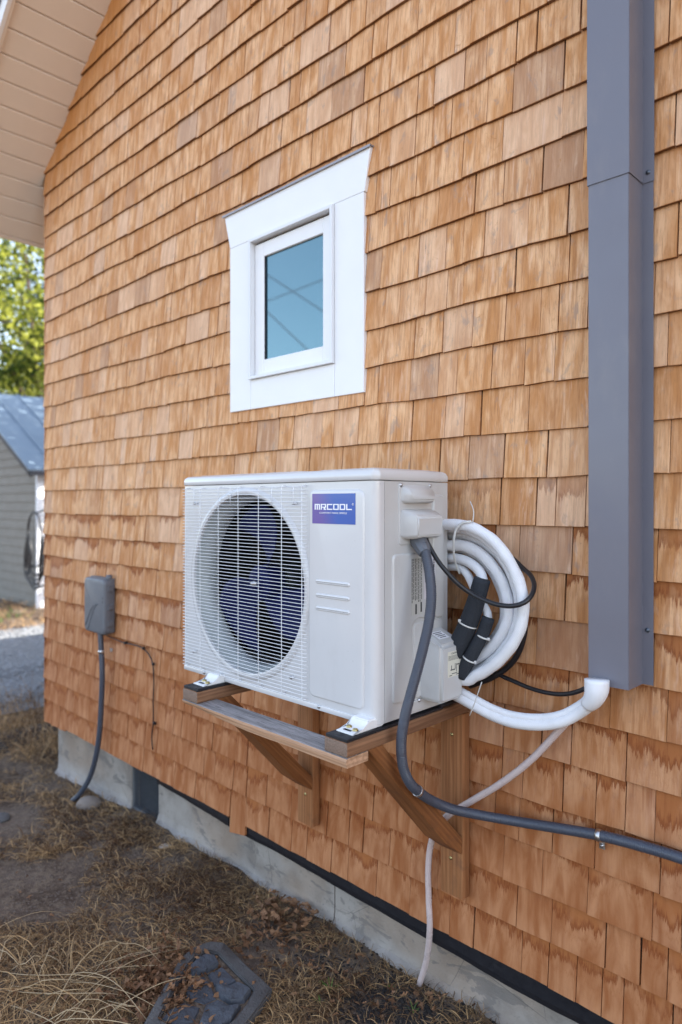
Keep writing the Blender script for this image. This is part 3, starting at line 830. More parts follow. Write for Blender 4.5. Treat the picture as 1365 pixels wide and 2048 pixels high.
# raised service panel on the front with three ribs
slab('raised_panel', [(-1.462, UB + .032), (x1_ - .020, UB + .032), (x1_ - .020, UT - .024), (-1.462, UT - .024)], XZ, UY0 + .0002, UY0 - .0055, M_unit, unit, .022, .007, 6)
for zc in (1.375, 1.336, 1.299):
    slab('rib', [(-1.430, zc - .006), (-1.296, zc - .006), (-1.296, zc + .006), (-1.430, zc + .006)], XZ, UY0 - .0052, UY0 - .0088, M_unit, unit, .0058, .004, 4)
# badge
BL, BR_, BB, BT = -1.4445, -1.2745, 1.5400, 1.6250
mb = NT('badge_print'); sp = mb.new('SeparateXYZ'); mb.set(sp.inputs[0], mb.pos())
t = mb.smooth(mb.math('ADD', sp.outputs[0], mb.math('MULTIPLY', sp.outputs[2], .25)), -1.035, -.945)
mb.base(mb.mix(t, (.115, .075, .33), (.010, .085, .40))); mb.rough(.22); mb.p.inputs['Coat Weight'].default_value = .5
bdg = box('badge', (BL, UY0 - .0064, BB), (BR_, UY0 - .0054, BT), mb.m, unit)
def strokes(word, x0, z0, h, wd, gap, t):
    """squared sign lettering as boxes"""
    G = {'M': [(0, 0, t, 1), (.5 - t / 2, 0, .5 + t / 2, 1), (1 - t, 0, 1, 1), (0, 1 - t * .9, 1, 1)],
         'R': [(0, 0, t, 1), (0, 1 - t * .9, 1, 1), (1 - t, .38, 1, 1), (0, .36, 1, .36 + t * .8), (.55, .0, .55 + t * 1.3, .40), (.6, 0, 1, t * .9)],
         'C': [(0, 0, t, 1), (0, 1 - t * .9, 1, 1), (0, 0, 1, t * .9)],
         'O': [(0, 0, t, 1), (1 - t, 0, 1, 1), (0, 1 - t * .9, 1, 1), (0, 0, 1, t * .9)],
         'L': [(0, 0, t, 1), (0, 0, 1, t * .9)]}
    out = []; x = x0
    for c_ in word:
        for a, b, c, d in G[c_]: out.append((x + a * wd, z0 + b * h, x + c * wd, z0 + d * h))
        x += wd + gap
    return out
M_let = plain('white_lettering', (.85, .85, .87), .4, var=.02)
ww = .0215; gg = .0036
st = strokes('MRCOOL', BL + .0105, 1.5795, .0165, ww, gg, .2)
bm = bmesh.new()
for i, (a, b, c, d) in enumerate(st):
    q = .00001 * (i % 7); bm_box(bm, (a, UY0 - .0069 - q, b), (c, UY0 - .0062, d))
from_bm('lettering', bm, M_let, bdg)
text_mesh('COMFORT MADE SIMPLE', .0068, 'lettering', M_let, bdg, (Vector(((BL + BR_) / 2 - .001, UY0 - .0067, 1.5705)), Vector((1, 0, 0)), Vector((0, 0, 1))), sx=1.45)
text_mesh('®', .009, 'lettering', M_let, bdg, (Vector((BR_ - .009, UY0 - .0067, 1.5945)), Vector((1, 0, 0)), Vector((0, 0, 1))))
# side: raised pressing, cover plate with hoods, labels
def syz(px, py): q = on_x(px, py, US); return (q.y, q.z)
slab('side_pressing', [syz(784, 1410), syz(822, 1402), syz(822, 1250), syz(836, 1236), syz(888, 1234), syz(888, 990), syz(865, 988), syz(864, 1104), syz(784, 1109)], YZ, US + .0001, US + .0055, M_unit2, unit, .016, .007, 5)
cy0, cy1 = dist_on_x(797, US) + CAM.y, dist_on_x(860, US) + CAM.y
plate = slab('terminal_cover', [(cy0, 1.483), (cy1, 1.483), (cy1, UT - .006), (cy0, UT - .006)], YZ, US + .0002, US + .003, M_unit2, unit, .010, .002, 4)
ring = rounded([(cy0 - .002, 1.472), (cy0 + .055, 1.472), (cy0 + .055, 1.4745), (cy0 + .002, 1.4745)], .001, 2)
def hood(ya, yb, zb, zt, out, name='hood'):
    bm = bmesh.new(); P_ = []
    X_ = US + .0025
    prof = [(0, zt), (out * .55, zt - .006), (out, zt - .022), (out, zb + .008), (out * .55, zb), (0, zb)]
    for yy, k in ((ya, 0), (ya + .016, 1), (yb - .012, 1), (yb, 0)):
        P_.append([bm.verts.new((X_ + (u * (.15 if not k else 1)), yy, v if k else (v * .9 + (zb + zt) / 2 * .1))) for u, v in prof])
    for a, b in zip(P_, P_[1:]):
        for i in range(5): bm.faces.new((a[i], a[i + 1], b[i + 1], b[i]))
    bm.faces.new(P_[0]); bm.faces.new(P_[-1][::-1])
    for q in P_[0:1] + P_[-1:]: pass
    bmesh.ops.recalc_face_normals(bm, faces=bm.faces)
    bmesh.ops.bevel(bm, geom=[e for e in bm.edges if len(e.link_faces) == 2 and e.calc_face_angle(0) > R(20)], offset=.0035, segments=2, affect='EDGES')
    return from_bm(name, bm, M_unit2, unit, smooth=50)
hood(cy0 + .008, cy1 - .004, 1.598, 1.648, .030)
hood(cy0 + .006, cy1 + .004, 1.500, 1.582, .050)
sm_st = screw_mesh(.0042, M_steel)
def side_screw(y, z_):
    me = sm_side; link('screw', me, None, unit, loc=(US + .004, y, z_))
sm_side = sm_st.copy(); sm_side.transform(Matrix.Rotation(R(90), 4, 'Z'))
side_screw(cy0 + .008, UT - .012); side_screw(cy1 - .004, UT - .012)
side_screw(dist_on_x(837, US) + CAM.y, UB + .033); side_screw(dist_on_x(848, US) + CAM.y, 1.505)
for px, py, dd in ((370, 1345, 0), (409, 1345, 0), (638, 1413.5, 0)):
    if px > 370: q = at(px, py, 1.353); link('screw', sm_st, None, unit, loc=(q.x, UY0 - .0035, q.z))
# label stickers on the side
M_paper = plain('grey_label', (.50, .50, .47), .5, var=.03); M_paper2 = plain('cream_label', (.66, .64, .54), .5, var=.03); M_ink = plain('black_ink', (.03, .03, .035), .6)
def side_label(px0, px1, py0, py1, seed, cols, base_mat, dark_tail=True):
    y0, y1 = dist_on_x(px0, US) + CAM.y, dist_on_x(px1, US) + CAM.y
    z1, z0 = on_x((px0 + px1) / 2, py0, US).z, on_x((px0 + px1) / 2, py1, US).z
    lb = box('label_sticker', (US + .0056, y0, z0), (US + .0060, y1, z1), base_mat, unit)
    bm = bmesh.new(); r_ = random.Random(seed); n_ = cols
    for i in range(n_):
        yy = y0 + (y1 - y0) * (i + .25) / n_; wj = (y1 - y0) / n_ * .38; zt = z1 - .004
        while zt > z0 + (.036 if dark_tail else .004):
            l_ = r_.uniform(.004, .016); 
            if zt - l_ < z0 + (.034 if dark_tail else .002): break
            bm_box(bm, (US + .0060, yy, zt - l_), (US + .0062, yy + wj, zt)); zt -= l_ + .0015
    from_bm('print', bm, M_ink, lb)
    if dark_tail:
        bm = bmesh.new(); 
        bm_box(bm, (US + .0060, y0 + (y1 - y0) * .35, z0 + .002), (US + .0063, y0 + (y1 - y0) * .48, z0 + .030)); bm_box(bm, (US + .0060, y0 + (y1 - y0) * .82, z0 + .006), (US + .0063, y0 + (y1 - y0) * .95, z0 + .034))
        from_bm('print', bm, M_ink, lb)
side_label(820, 842, 1114, 1229, 4, 7, M_paper)
side_label(846, 868, 1110, 1196, 5, 4, plain('white_label', (.62, .60, .64), .5))
# valve cover: rounded box with a sloping top
VX = -1.129; VY0, VY1 = CAM.y + 1.542, CAM.y + 1.647
bm = bmesh.new()
bl = [(US + .001, VY0, 1.043), (US + .001, VY1, 1.043), (US + .001, VY1, 1.236), (US + .001, VY0 + .02, 1.236), (US + .001, VY0, 1.215),
      (VX, VY0, 1.043), (VX, VY1, 1.043), (VX, VY1, 1.205), (VX, VY0 + .001, 1.203), (VX, VY0, 1.19)]
vv = [bm.verts.new(p_) for p_ in bl]
for f in ((0, 1, 2, 3, 4), (5, 6, 7, 8, 9), (0, 1, 6, 5), (1, 2, 7, 6), (2, 3, 8, 7), (3, 4, 9, 8), (4, 0, 5, 9)): bm.faces.new([vv[i] for i in f])
bmesh.ops.recalc_face_normals(bm, faces=bm.faces)
bmesh.ops.bevel(bm, geom=[e for e in bm.edges if max(e.verts[0].co.x, e.verts[1].co.x) > VX - .01], offset=.009, segments=3, affect='EDGES')
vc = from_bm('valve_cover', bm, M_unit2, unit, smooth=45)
box('mounting_tab', (US + .0002, VY0 - .055, UB + .006), (US + .003, VY1 - .02, UB + .034), M_unit2, unit, .001)
slab('valve_pressing', [(VY0 - .03, UB + .04), (VY1 + .005, UB + .04), (VY1 + .005, 1.262), (VY0 - .03, 1.262)], YZ, US + .0001, US + .0035, M_unit2, unit, .018, .004)
# caution sticker on the cover's outer face
def cov(px, py): q = on_x(px, py, VX + .0004); return q.y, q.z
(ly0, lz1), (ly1, lz0) = cov(896, 1305), cov(923, 1351)
lz0 = cov(896, 1356)[1]
stk = box('caution_sticker', (VX + .0002, ly0, lz0), (VX + .0006, ly1, lz1), M_paper2, vc)
UX, UZ = Vector((0, 1, 0)), Vector((0, 0, 1))
text_mesh('⚠ CAUTION ⚠'.replace('⚠', '!'), .0072, 'print', M_ink, stk, (Vector((VX + .0008, (ly0 + ly1) / 2, lz1 - .006)), UX, UZ), sx=.85)
bm = bmesh.new(); r_ = random.Random(2)
for i in range(5):
    zz = lz1 - .012 - i * .0028; yy = ly0 + .003
    while yy < ly1 - .006:
        l_ = min(r_.uniform(.003, .010), ly1 - .003 - yy); bm_box(bm, (VX + .0006, yy, zz - .0011), (VX + .0008, yy + l_, zz)); yy += l_ + .0012
for (a, b, c, d) in ((.2, .25, .55, .29), (.52, .29, .56, .5), (.25, .25, .29, .45), (.62, .16, .66, .48), (.66, .42, .86, .46), (.8, .2, .84, .46), (.3, .1, .7, .13), (.12, .04, .3, .07), (.6, .04, .88, .07)):
    h_ = lz1 - lz0; w3 = ly1 - ly0; bm_box(bm, (VX + .0006, ly0 + a * w3, lz0 + b * h_), (VX + .0008, ly0 + c * w3, lz0 + d * h_))
from_bm('print', bm, M_ink, stk)
# small white label on the sloping top of the cover
tl = [on_x(871, 1257, US + .012), None]
nrm = Vector((.033, 0, .076)).normalized(); ut = Vector((.076, 0, -.033)).normalized()
oc = Vector((US + .033, VY0 + .048, 1.236 - .033 * .033 / .076 - .0015)) + nrm * .0035
def on_top(a, b, h): return oc + Vector((0, 1, 0)) * a + ut * b + nrm * h
bm = bmesh.new()
def topq(a0, a1, b0, b1, h):
    bm.faces.new([bm.verts.new(on_top(a, b, h)) for a, b in ((a0, b0), (a1, b0), (a1, b1), (a0, b1))])
topq(-.024, .026, -.018, .018, .0)
tb_ = from_bm('label_sticker', bm, plain('bright_label', (.75, .75, .78), .5), vc)
bm = bmesh.new()
for i in range(4):
    topq(-.018 + .002 * i, .020 - .004 * (i % 2), -.013 + i * .0075, -.010 + i * .0075, .0004)
from_bm('print', bm, M_ink, tb_)
# feet and rubber pads at both arms
def foot(xc, yf, back=False):
    w_ = .031; z0 = AT + .009
    bm = bmesh.new()
    pts = [(yf, z0), (yf, z0 + .004), (yf + .040, z0 + .006), (yf + .060, z0 + .026), (yf + .120, z0 + .026), (yf + .120, z0)]
    def FN(u, v, d): return (d, u, min(v, UB - .001) if u > yf + .09 else v)
    bm_prism(bm, pts, YZ, xc - w_, xc + w_)
    bmesh.ops.bevel(bm, geom=list(bm.edges), offset=.003, segments=2, affect='EDGES')
    f_ = from_bm('foot', bm, M_foot, unit, smooth=45)
    box('slot', (xc - .016, yf + .012, z0 + .0042), (xc + .010, yf + .019, z0 + .0060), M_dark, f_)
    for dx in (-.015, .016):
        V, Fc = lathe_geo([(.0001, .0055), (.006, .005), (.0075, .003), (.0085, 0)], (xc + dx, yf + .030 - dx * .3, z0 + .0058), 'z', 10)
        mesh('bolt', V, Fc, M_brass, f_, smooth=True)
for xa in (XA, XA - DX):
    xc = xa + .041
    foot(xc, UY0 - .085)
    box('rubber_pad', (xa + .002, YA + .003, AT + .0005), (xa + .080, YA + .115, AT + .009), M_rubber, unit, .001)
    box('rubber_pad', (xa + .002, YA + .118, AT + .0005), (xa + .080, UYB - .03, AT + .0075), M_rubber, unit, .001)
    box('rubber_pad', (xa + .010, UYB - .045, AT + .0076), (xa + .086, UYB + .03, AT + .016), M_rubber, unit, .001)
# --- fan and motor
fan = bpy.data.objects.new('fan', None); col.objects.link(fan); fan.parent = unit; fan.location = Vector((cx, UY0 + .07, cz)) - wloc(unit)
FC = Vector((cx + .012, UY0 + .075, cz - .002))
def blade(a0):
    V = []; nu, nv = 12, 10
    for i in range(nu + 1):
        u = i / nu; r_ = .052 + (.258 - .052) * u
        sweep = .5 * u * u - .05; half = .44 + .20 * u - .16 * max(0, u - .75) * 4 * .5
        for k in range(nv + 1):
            v = k / nv * 2 - 1
            ang = a0 + sweep + v * half * (1 - .12 * u)
            rr = r_ - (.010 * v * v * u)
            y = .030 * v * (.9 - .25 * u) + .006 * math.cos(v * 2)
            V.append((FC.x + rr * math.cos(ang), FC.y + y, FC.z + rr * math.sin(ang)))
    N1 = len(V); V += [(x, y + .003, z_) for x, y, z_ in V]
    w_ = nv + 1; F_ = []
    for i in range(nu):
        for k in range(nv):
            q = (i * w_ + k, i * w_ + k + 1, (i + 1) * w_ + k + 1, (i + 1) * w_ + k); F_ += [q, tuple(N1 + z_ for z_ in q[::-1])]
    edge = [k for k in range(w_)] + [i * w_ + nv for i in range(1, nu + 1)] + [nu * w_ + k for k in range(nv - 1, -1, -1)] + [i * w_ for i in range(nu - 1, 0, -1)]
    for a, b in zip(edge, edge[1:] + edge[:1]): F_.append((a, N1 + a, N1 + b, b))
    return mesh('blade', V, F_, M_fan, fan, smooth=True)
for a in (R(84), R(84 + 120), R(84 - 120)): blade(a)
V, Fc = lathe_geo([(.0001, -.045), (.024, -.045), (.026, -.038), (.027, -.034), (.050, -.034), (.057, -.028), (.060, .03), (.058, .034)], FC, 'y', 40)
mesh('hub', V, Fc, M_fan, fan, smooth=True)
V, Fc = lathe_geo([(.0001, -.062), (.005, -.062), (.006, -.056), (.0095, -.055), (.0105, -.048), (.0115, -.044)], FC, 'y', 12)
mesh('hub_nut', V, Fc, M_steel, fan, smooth=True)
V, Fc = lathe_geo([(.05, .055), (.052, .06), (.052, .12), (.03, .13)], FC, 'y', 30)
mesh('motor', V, Fc, plain('motor_grey', (.10, .11, .12), .45, metal=.5), unit, smooth=True)
bm = bmesh.new()
for dz in (.055, .005): bm_box(bm, (-1.60, UY0 + .13, cz + .02 + dz), (-1.452, UY0 + .145, cz + .034 + dz), .002)
bm_box(bm, (-1.535, UY0 + .125, cz + .03), (-1.515, UY0 + .14, cz + .08), .002)
from_bm('motor_bracket', bm, plain('bracket_beige', (.32, .28, .26), .4), unit)
# --- wire grille: every wire its own piece
GY = CAM.y + 1.335
gr = bpy.data.objects.new('fan_grille', None); col.objects.link(gr); gr.parent = unit; gr.location = Vector((-1.77, GY, 1.33)) - wloc(unit)
gL, gR, gB, gT = -2.100, -1.458, 1.033, 1.6465
nh = 57
for i in range(nh):
    zz = gB + (gT - gB) * i / (nh - 1)
    pts = [(gL + .002, UY0 + .001, zz), (gL, GY + .012, zz), (gL + .003, GY + .002, zz), (gL + .010, GY, zz), (gR - .016, GY, zz), (gR - .004, GY + .001, zz), (gR, GY + .006, zz)]
    tube('wire', [Vector(p_) for p_ in pts], .00098, M_wire, gr, n=6, raw=True)
vx = [at(px, 1150, 1.335).x for px in (369.7, 399.3, 435.6, 475.2, 515.8, 562, 602.6)]
for x in vx:
    tube('wire', [Vector(p_) for p_ in ((x, UY0 + .001, gT + .003), (x, GY + .006, gT + .003), (x, GY + .0028, gT - .002), (x, GY + .0028, gB + .001), (x, GY + .006, gB - .003), (x, UY0 + .001, gB - .003))], .0013, M_wire, gr, n=6, raw=True)
for x in (-2.04, -1.83, -1.62, -1.52): # short retaining wires behind
    tube('wire', [Vector((x, GY + .010, gT + .001)), Vector((x, GY + .010, gT - .055))], .0013, M_wire, gr, n=6, raw=True)
for px, py in ((391, 1007), (588, 1007), (388, 1303), (583, 1355)):
    q = at(px, py, 1.347); link('screw', sm_st, None, gr, loc=(q.x, GY + .012, q.z))
    tube('spacer', [Vector((q.x, UY0, q.z)), Vector((q.x, GY + .012, q.z))], .004, M_wire, gr, n=8, raw=True)

# ================================================================== HOSES AND CABLES
def pxpath(pts): return [at(*p_) for p_ in pts]
# grey flexible conduit from the unit across the brace to the wall
cond = thing('flexible_conduit', 'grey ribbed flexible conduit curving from the side of the unit down to the wall', 'conduit', tuple(at(835, 1578, 1.45)))
cpts = pxpath([(846, 1088, 1.505), (853, 1112, 1.50), (860, 1150, 1.485), (863, 1195, 1.47), (858, 1245, 1.455), (847, 1295, 1.44), (834, 1345, 1.425), (820, 1395, 1.41), (809, 1440, 1.40), (803, 1485, 1.40), (806, 1530, 1.41), (818, 1562, 1.43), (835, 1581, 1.47), (862, 1600, 1.55), (905, 1618, 1.63), (960, 1630, 1.70), (1040, 1644, 1.745), (1120, 1657, 1.750), (1200, 1671, 1.750), (1290, 1694, 1.750), (1380, 1722, 1.750), (1480, 1758, 1.750)])
path = catmull(cpts, .00115)
tube('hose', path, lambda s, i: .0134 + (.0007 if (s % .0046) < .0025 else -.0003), M_cond, cond, n=12, raw=True)
a, b = cpts[0], cpts[1]
d = (at(853, 1112, 1.50) - at(833, 1068, 1.505)).normalized(); st0 = at(832, 1071, 1.515); en = at(851, 1107, 1.502)
conn = tube('connector', [st0, st0 + (en - st0) * .12, st0 + (en - st0) * .16, st0 + (en - st0) * .25, st0 + (en - st0) * .72, st0 + (en - st0) * .98, en], lambda s, i: [.0225, .0235, .0215, .0245, .0215, .0180, .0150][i], M_conn, cond, n=10, raw=True)
conn.data.polygons.foreach_set('use_smooth', [False] * len(conn.data.polygons))
def strap(parent, c, tdir, r, wdt, mat=M_steel, name='clamp'):
    tdir = Vector(tdir).normalized(); p0 = c - tdir * wdt / 2; p1 = c + tdir * wdt / 2
    return tube(name, [p0, p0 + tdir * .0005, p1 - tdir * .0005, p1], lambda s, i: [r - .001, r, r, r - .001][i], mat, parent, n=18, raw=True)
q = at(836, 1582, 1.475); strap(cond, q, at(862, 1600, 1.55) - at(818, 1562, 1.43), .0155, .010)
cl = at(1199, 1671, 1.750); strap(cond, cl, at(1290, 1694, 1.75) - at(1120, 1657, 1.75), .0158, .013)
tab = at(1203, 1692, 1.775); box('clamp_tab', (tab.x - .008, -.0215, tab.z - .010), (tab.x + .008, -.0190, tab.z + .022), M_steel, cond, .001)
link('screw', sm_st, None, cond, loc=(tab.x, -.0216, tab.z))

# black control cable loop
bc = thing('black_cable', 'black cable looping from the unit over the front of the white hose coil', 'cable', tuple(at(1030, 1212, 1.63)))
tube('cable', pxpath([(839, 1062, 1.53), (848, 1070, 1.535), (858, 1090, 1.54), (872, 1115, 1.545), (888, 1137, 1.55), (916, 1167, 1.57), (943, 1187, 1.59), (971, 1201, 1.595), (999, 1210, 1.60), (1027, 1212, 1.605), (1049, 1205, 1.62), (1064, 1190, 1.645), (1069, 1170, 1.675), (1062, 1151, 1.705), (1045, 1135, 1.73), (1020, 1112, 1.745), (980, 1085, 1.75), (930, 1075, 1.75), (880, 1085, 1.75)]), .0066, M_cable, bc, n=10, step=.01)
tube('cable', pxpath([(880, 1110, 1.735), (930, 1103, 1.735), (975, 1120, 1.735), (1010, 1155, 1.735), (1035, 1200, 1.735), (1048, 1230, 1.738), (1050, 1260, 1.738), (1040, 1300, 1.738), (1020, 1330, 1.738), (985, 1355, 1.738), (940, 1372, 1.738)]), .0085, M_cable, bc, n=10, step=.01)
bc2 = thing('cable_tail', 'short black cable sagging from the coil to the foot of the grey channel', 'cable', tuple(at(1097, 1386, 1.74)))
tube('cable', pxpath([(960, 1325, 1.745), (996, 1348, 1.74), (1027, 1362, 1.735), (1060, 1376, 1.73), (1097, 1386, 1.72), (1133, 1388, 1.715), (1166, 1379, 1.71), (1195, 1360, 1.71)]), .0062, M_cable, bc2, n=10, step=.01)

# white line-set coil hanging behind the unit
coil = thing('line_set_coil', 'coil of thick white taped refrigerant hose hanging behind the unit', 'hose coil', tuple(at(940, 1200, 1.70)))
def loop(pts, D, r, dD=0):
    right = [at(px, py, D) for px, py in pts]
    xc = -1.20; left = [Vector((2 * xc - p_.x, p_.y + .01, p_.z)) for p_ in right[::-1][1:-1] if p_.x > xc + .02]
    P_ = right + left; m_ = len(P_)
    # closed smooth loop
    ext = P_[-2:] + P_ + P_[:2]; path_ = catmull(ext, .012)
    # trim to one period
    i0 = min(range(len(path_)), key=lambda i: (path_[i] - P_[0]).length); i1 = max((i for i in range(len(path_)) if (path_[i] - P_[0]).length < .007), default=i0)
    path_ = path_[i0:i1] if i1 - i0 > 20 else path_
    return tube('hose', path_, lambda s, i: r + .0012 * noise.noise(Vector((s * 22, r * 900, D * 50))) + .0005 * math.sin(s * 95), M_line, coil, n=14, raw=True, closed=True)
k1 = [(901, 1049), (938, 1053), (971, 1069), (999, 1094), (1024, 1132), (1040, 1170), (1047, 1209), (1043, 1248), (1029, 1282), (1005, 1314), (977, 1338), (952, 1351), (925, 1359)]
loop(k1, 1.655, .0165)
def shrink(k, px_, py_, f, g=None):
    return [(px_ + (x - px_) * f, py_ + (y - py_) * (g or f)) for x, y in k]
loop(shrink(k1, 905, 1205, .95, .955), 1.695, .0150)
k3 = [(x - 3, y) for x, y in [(901, 1091), (930, 1091), (963, 1106), (988, 1131), (1007, 1162), (1018, 1195), (1021, 1226), (1016, 1251), (1002, 1276), (982, 1298), (962, 1313), (940, 1325), (920, 1332)]]
k2 = [(900, 1069), (930, 1071), (968, 1086), (1000, 1113), (1022, 1145), (1034, 1175), (1038, 1205), (1036, 1240), (1024, 1272), (1002, 1302), (978, 1324), (955, 1336), (925, 1346)]
loop(k2, 1.722, .0155)
loop(k3, 1.690, .0165)
loop(shrink(k3, 905, 1208, .93, .94), 1.722, .0140)
tube('hose', pxpath([(850, 1140, 1.74), (870, 1125, 1.72), (900, 1116, 1.70), (925, 1119, 1.69), (944, 1128, 1.685), (959, 1142, 1.68), (966, 1160, 1.675), (962, 1190, 1.67)]), .0145, M_line, coil, n=14, step=.012)
tube('hose', pxpath([(850, 1160, 1.74), (875, 1140, 1.72), (900, 1134, 1.71), (921, 1136, 1.70), (936, 1150, 1.69), (948, 1175, 1.69), (962, 1200, 1.69), (975, 1225, 1.685), (977, 1240, 1.68)]), .0120, M_line, coil, n=14, step=.012)
# the hose leaving the coil towards the channel: two taped tubes side by side
k5 = [(900, 1380, 1.66), (925, 1393, 1.66), (955, 1410, 1.665), (988, 1427, 1.67), (1027, 1440, 1.675), (1077, 1445, 1.68), (1122, 1439, 1.685), (1158, 1421, 1.69), (1180, 1404, 1.680), (1190, 1390, 1.675)]
tube('hose', pxpath([(x, y + 5, D) for x, y, D in k5]), .0150, M_line, coil, n=14, step=.012)
tube('hose', pxpath([(x, y - 9, D + .004) for x, y, D in k5]), .0115, M_line, coil, n=14, step=.012)
# tape collar at the channel foot
pc = [at(1176, 1410, 1.674), at(1186, 1399, 1.669), at(1192, 1386, 1.667), at(1194, 1372, 1.668), at(1194, 1359, 1.669)]
tube('tape_collar', pc, lambda s, i: .0192 + min(s, .055) * .19, M_wrap, coil, n=18, step=.006)
# black foam sleeves with nylon ties
sl = thing('foam_sleeve', 'thick black foam pipe sleeve slanting from the coil down behind the valve cover', 'foam sleeve', tuple(at(941, 1237, 1.655)), 'black foam pipe sleeves')
s1 = pxpath([(965, 1158, 1.655), (953, 1200, 1.65), (941, 1237, 1.645), (926, 1272, 1.64), (905, 1310, 1.63)])
tube('foam_tube', s1, lambda s, i: .0235 + min(s, .15) * .028, M_foam, sl, n=18, step=.01)
sl2 = thing('foam_sleeve', 'thinner black foam pipe sleeve lying along the right of the thick one', 'foam sleeve', tuple(at(952, 1293, 1.64)), 'black foam pipe sleeves')
s2 = pxpath([(977, 1236, 1.665), (967, 1265, 1.66), (952, 1294, 1.65), (937, 1322, 1.645), (920, 1352, 1.64)])
tube('foam_tube', s2, lambda s, i: .0180 + min(s, .15) * .012, M_foam, sl2, n=18, step=.01)
def tie(parent, c, tdir, r, side=1):
    tdir = Vector(tdir).normalized()
    strap(parent, c, tdir, r, .0045, M_tie, 'cable_tie')
    view = (CAM - c).normalized(); s_ = tdir.cross(view).normalized() * side
    k = c + s_ * (r * .85) + view * (r * .55); bm = bmesh.new(); bm_box(bm, k - Vector((.004, .003, .004)), k + Vector((.004, .003, .004)), .001)
    from_bm('cable_tie', bm, M_tie, parent)
tie(sl, at(936, 1248, 1.643), s1[3] - s1[1], .0282, 1)
tie(sl2, at(966, 1273, 1.658), s2[2] - s2[0], .0196, -1)
tie(sl2, at(939, 1318, 1.645), s2[3] - s2[1], .0205, -1)
# big tie round the coil top, with its tail, and a tail below
tube('cable_tie', pxpath([(943, 1043, 1.64), (925, 1046, 1.632), (913, 1058, 1.632), (908, 1080, 1.632), (908, 1105, 1.645), (912, 1128, 1.665), (920, 1148, 1.68)]), .0038, M_tie, coil, n=6, step=.01, flat=.4)
tube('cable_tie', pxpath([(946, 1045, 1.645), (948, 1030, 1.65), (947, 1018, 1.66), (941, 1003, 1.665)]), .0028, M_tie, coil, n=6, step=.01, flat=.4)
tube('cable_tie', pxpath([(964, 1364, 1.63), (957, 1385, 1.63), (949, 1408, 1.63), (940, 1431, 1.635)]), .0026, M_tie, coil, n=6, step=.01, flat=.4)

# translucent drain hose
dr = thing('drain_hose', 'pale translucent drain hose running from the channel behind the brace to the ground', 'hose', tuple(at(858, 1800, 1.76)))
tube('hose', catmull(pxpath([(1196, 1370, 1.735), (1172, 1398, 1.735), (1150, 1425, 1.735), (1112, 1468, 1.735), (1060, 1522, 1.73), (1000, 1568, 1.725), (940, 1604, 1.72), (895, 1632, 1.71), (872, 1660, 1.72), (861, 1695, 1.745), (857, 1740, 1.752), (858, 1800, 1.758), (860, 1860, 1.765), (853, 1922, 1.80), (836, 1978, 1.82)]), .0012), lambda s, i: .0096 + (.0005 if (s % .005) < .0025 else 0), M_hose, dr, n=12, raw=True)

# ================================================================== JUNCTION BOX AND ITS CONDUIT
jb = thing('junction_box', 'grey plastic outdoor junction box on the shingles near the house corner', 'junction box', (-3.56, -.03, .9))
JY = CAM.y + 1.717; jr = -3.448; jl = at(168, 1200, 1.717).x; jt = at(209, 1160, 1.717).z; jbm = at(209, 1272, 1.717).z
bm = bmesh.new(); bm_box(bm, (jl + .012, JY + .03, jbm + .008), (jr - .004, -.0195, jt + .004), .006, 2)
from_bm('box_body', bm, M_jbox, jb, smooth=40)
base_ = rounded([(jl, jbm), (jr, jbm), (jr, jt), (jl, jt)], .028, 6)
rings = [(0, JY + .034), (0, JY + .010), (.004, JY + .003), (.012, JY)]
bm = bmesh.new(); RR = []
for g_, y in rings:
    RR.append([bm.verts.new((u + (-(u - (jl + jr) / 2) / ((jr - jl) / 2)) * g_, y, v - (v - (jb_c := (jbm + jt) / 2)) / ((jt - jbm) / 2) * g_)) for u, v in base_])
for a, b in zip(RR, RR[1:]):
    for i in range(len(a)): bm.faces.new((a[i], a[(i + 1) % len(a)], b[(i + 1) % len(a)], b[i]))
bm.faces.new(RR[-1]); bm.faces.new(RR[0][::-1])
lidb = from_bm('box_cover', bm, M_jbox, jb, smooth=45)
tube('cover_rib', [Vector((jl + .02 + .13 * t_, JY - .001, jbm + .03 + .13 * math.sin(t_ * 1.5))) for t_ in [k / 12 for k in range(13)]], .0022, M_jbox, lidb, n=6, raw=True)
tube('cover_rib', [Vector((jl + .05 + .12 * t_, JY - .001, jbm + .012 + .15 * math.sin(t_ * 1.5))) for t_ in [k / 12 for k in range(13)]], .0022, M_jbox, lidb, n=6, raw=True)
for zc in (jt - .10, jt - .12): box('indicator', (jr - .022, JY - .0015, zc - .004), (jr - .016, JY + .001, zc + .004), M_rubber, lidb)
for zc in (jt - .05, (jt + jbm) / 2, jbm + .06):
    box('hinge', (jr - .005, JY + .020, zc - .014), (jr + .006, JY + .050, zc + .014), M_jbox, jb, .002)
tube('top_fitting', [Vector((jr - .02, -.045, jt - .01)), Vector((jr - .02, -.045, jt + .022))], .016, M_jbox, jb, n=12, raw=True)
jc = thing('flexible_conduit', 'grey conduit hanging from the junction box down past the foundation into the ground', 'conduit', tuple(at(203, 1400, 1.74)))
jp = pxpath([(201, 1262, 1.735), (203, 1300, 1.735), (205, 1350, 1.735), (203, 1410, 1.735), (200, 1460, 1.735), (193, 1510, 1.735), (180, 1555, 1.735), (160, 1588, 1.72), (145, 1602, 1.70)])
tube('hose', catmull(jp, .004), .0145, M_cond, jc, n=12, raw=True)
strap(jc, at(203, 1303, 1.735), (0, 0, 1), .0172, .016)
box('clamp_tab', (jp[1].x + .014, -.022, jp[1].z - .012), (jp[1].x + .036, -.019, jp[1].z + .006), M_steel, jc, .001)
tc = thing('thin_cable', 'thin dark cable tacked to the shingles right of the junction box, end hanging free', 'cable', tuple(at(306, 1390, 1.77)))
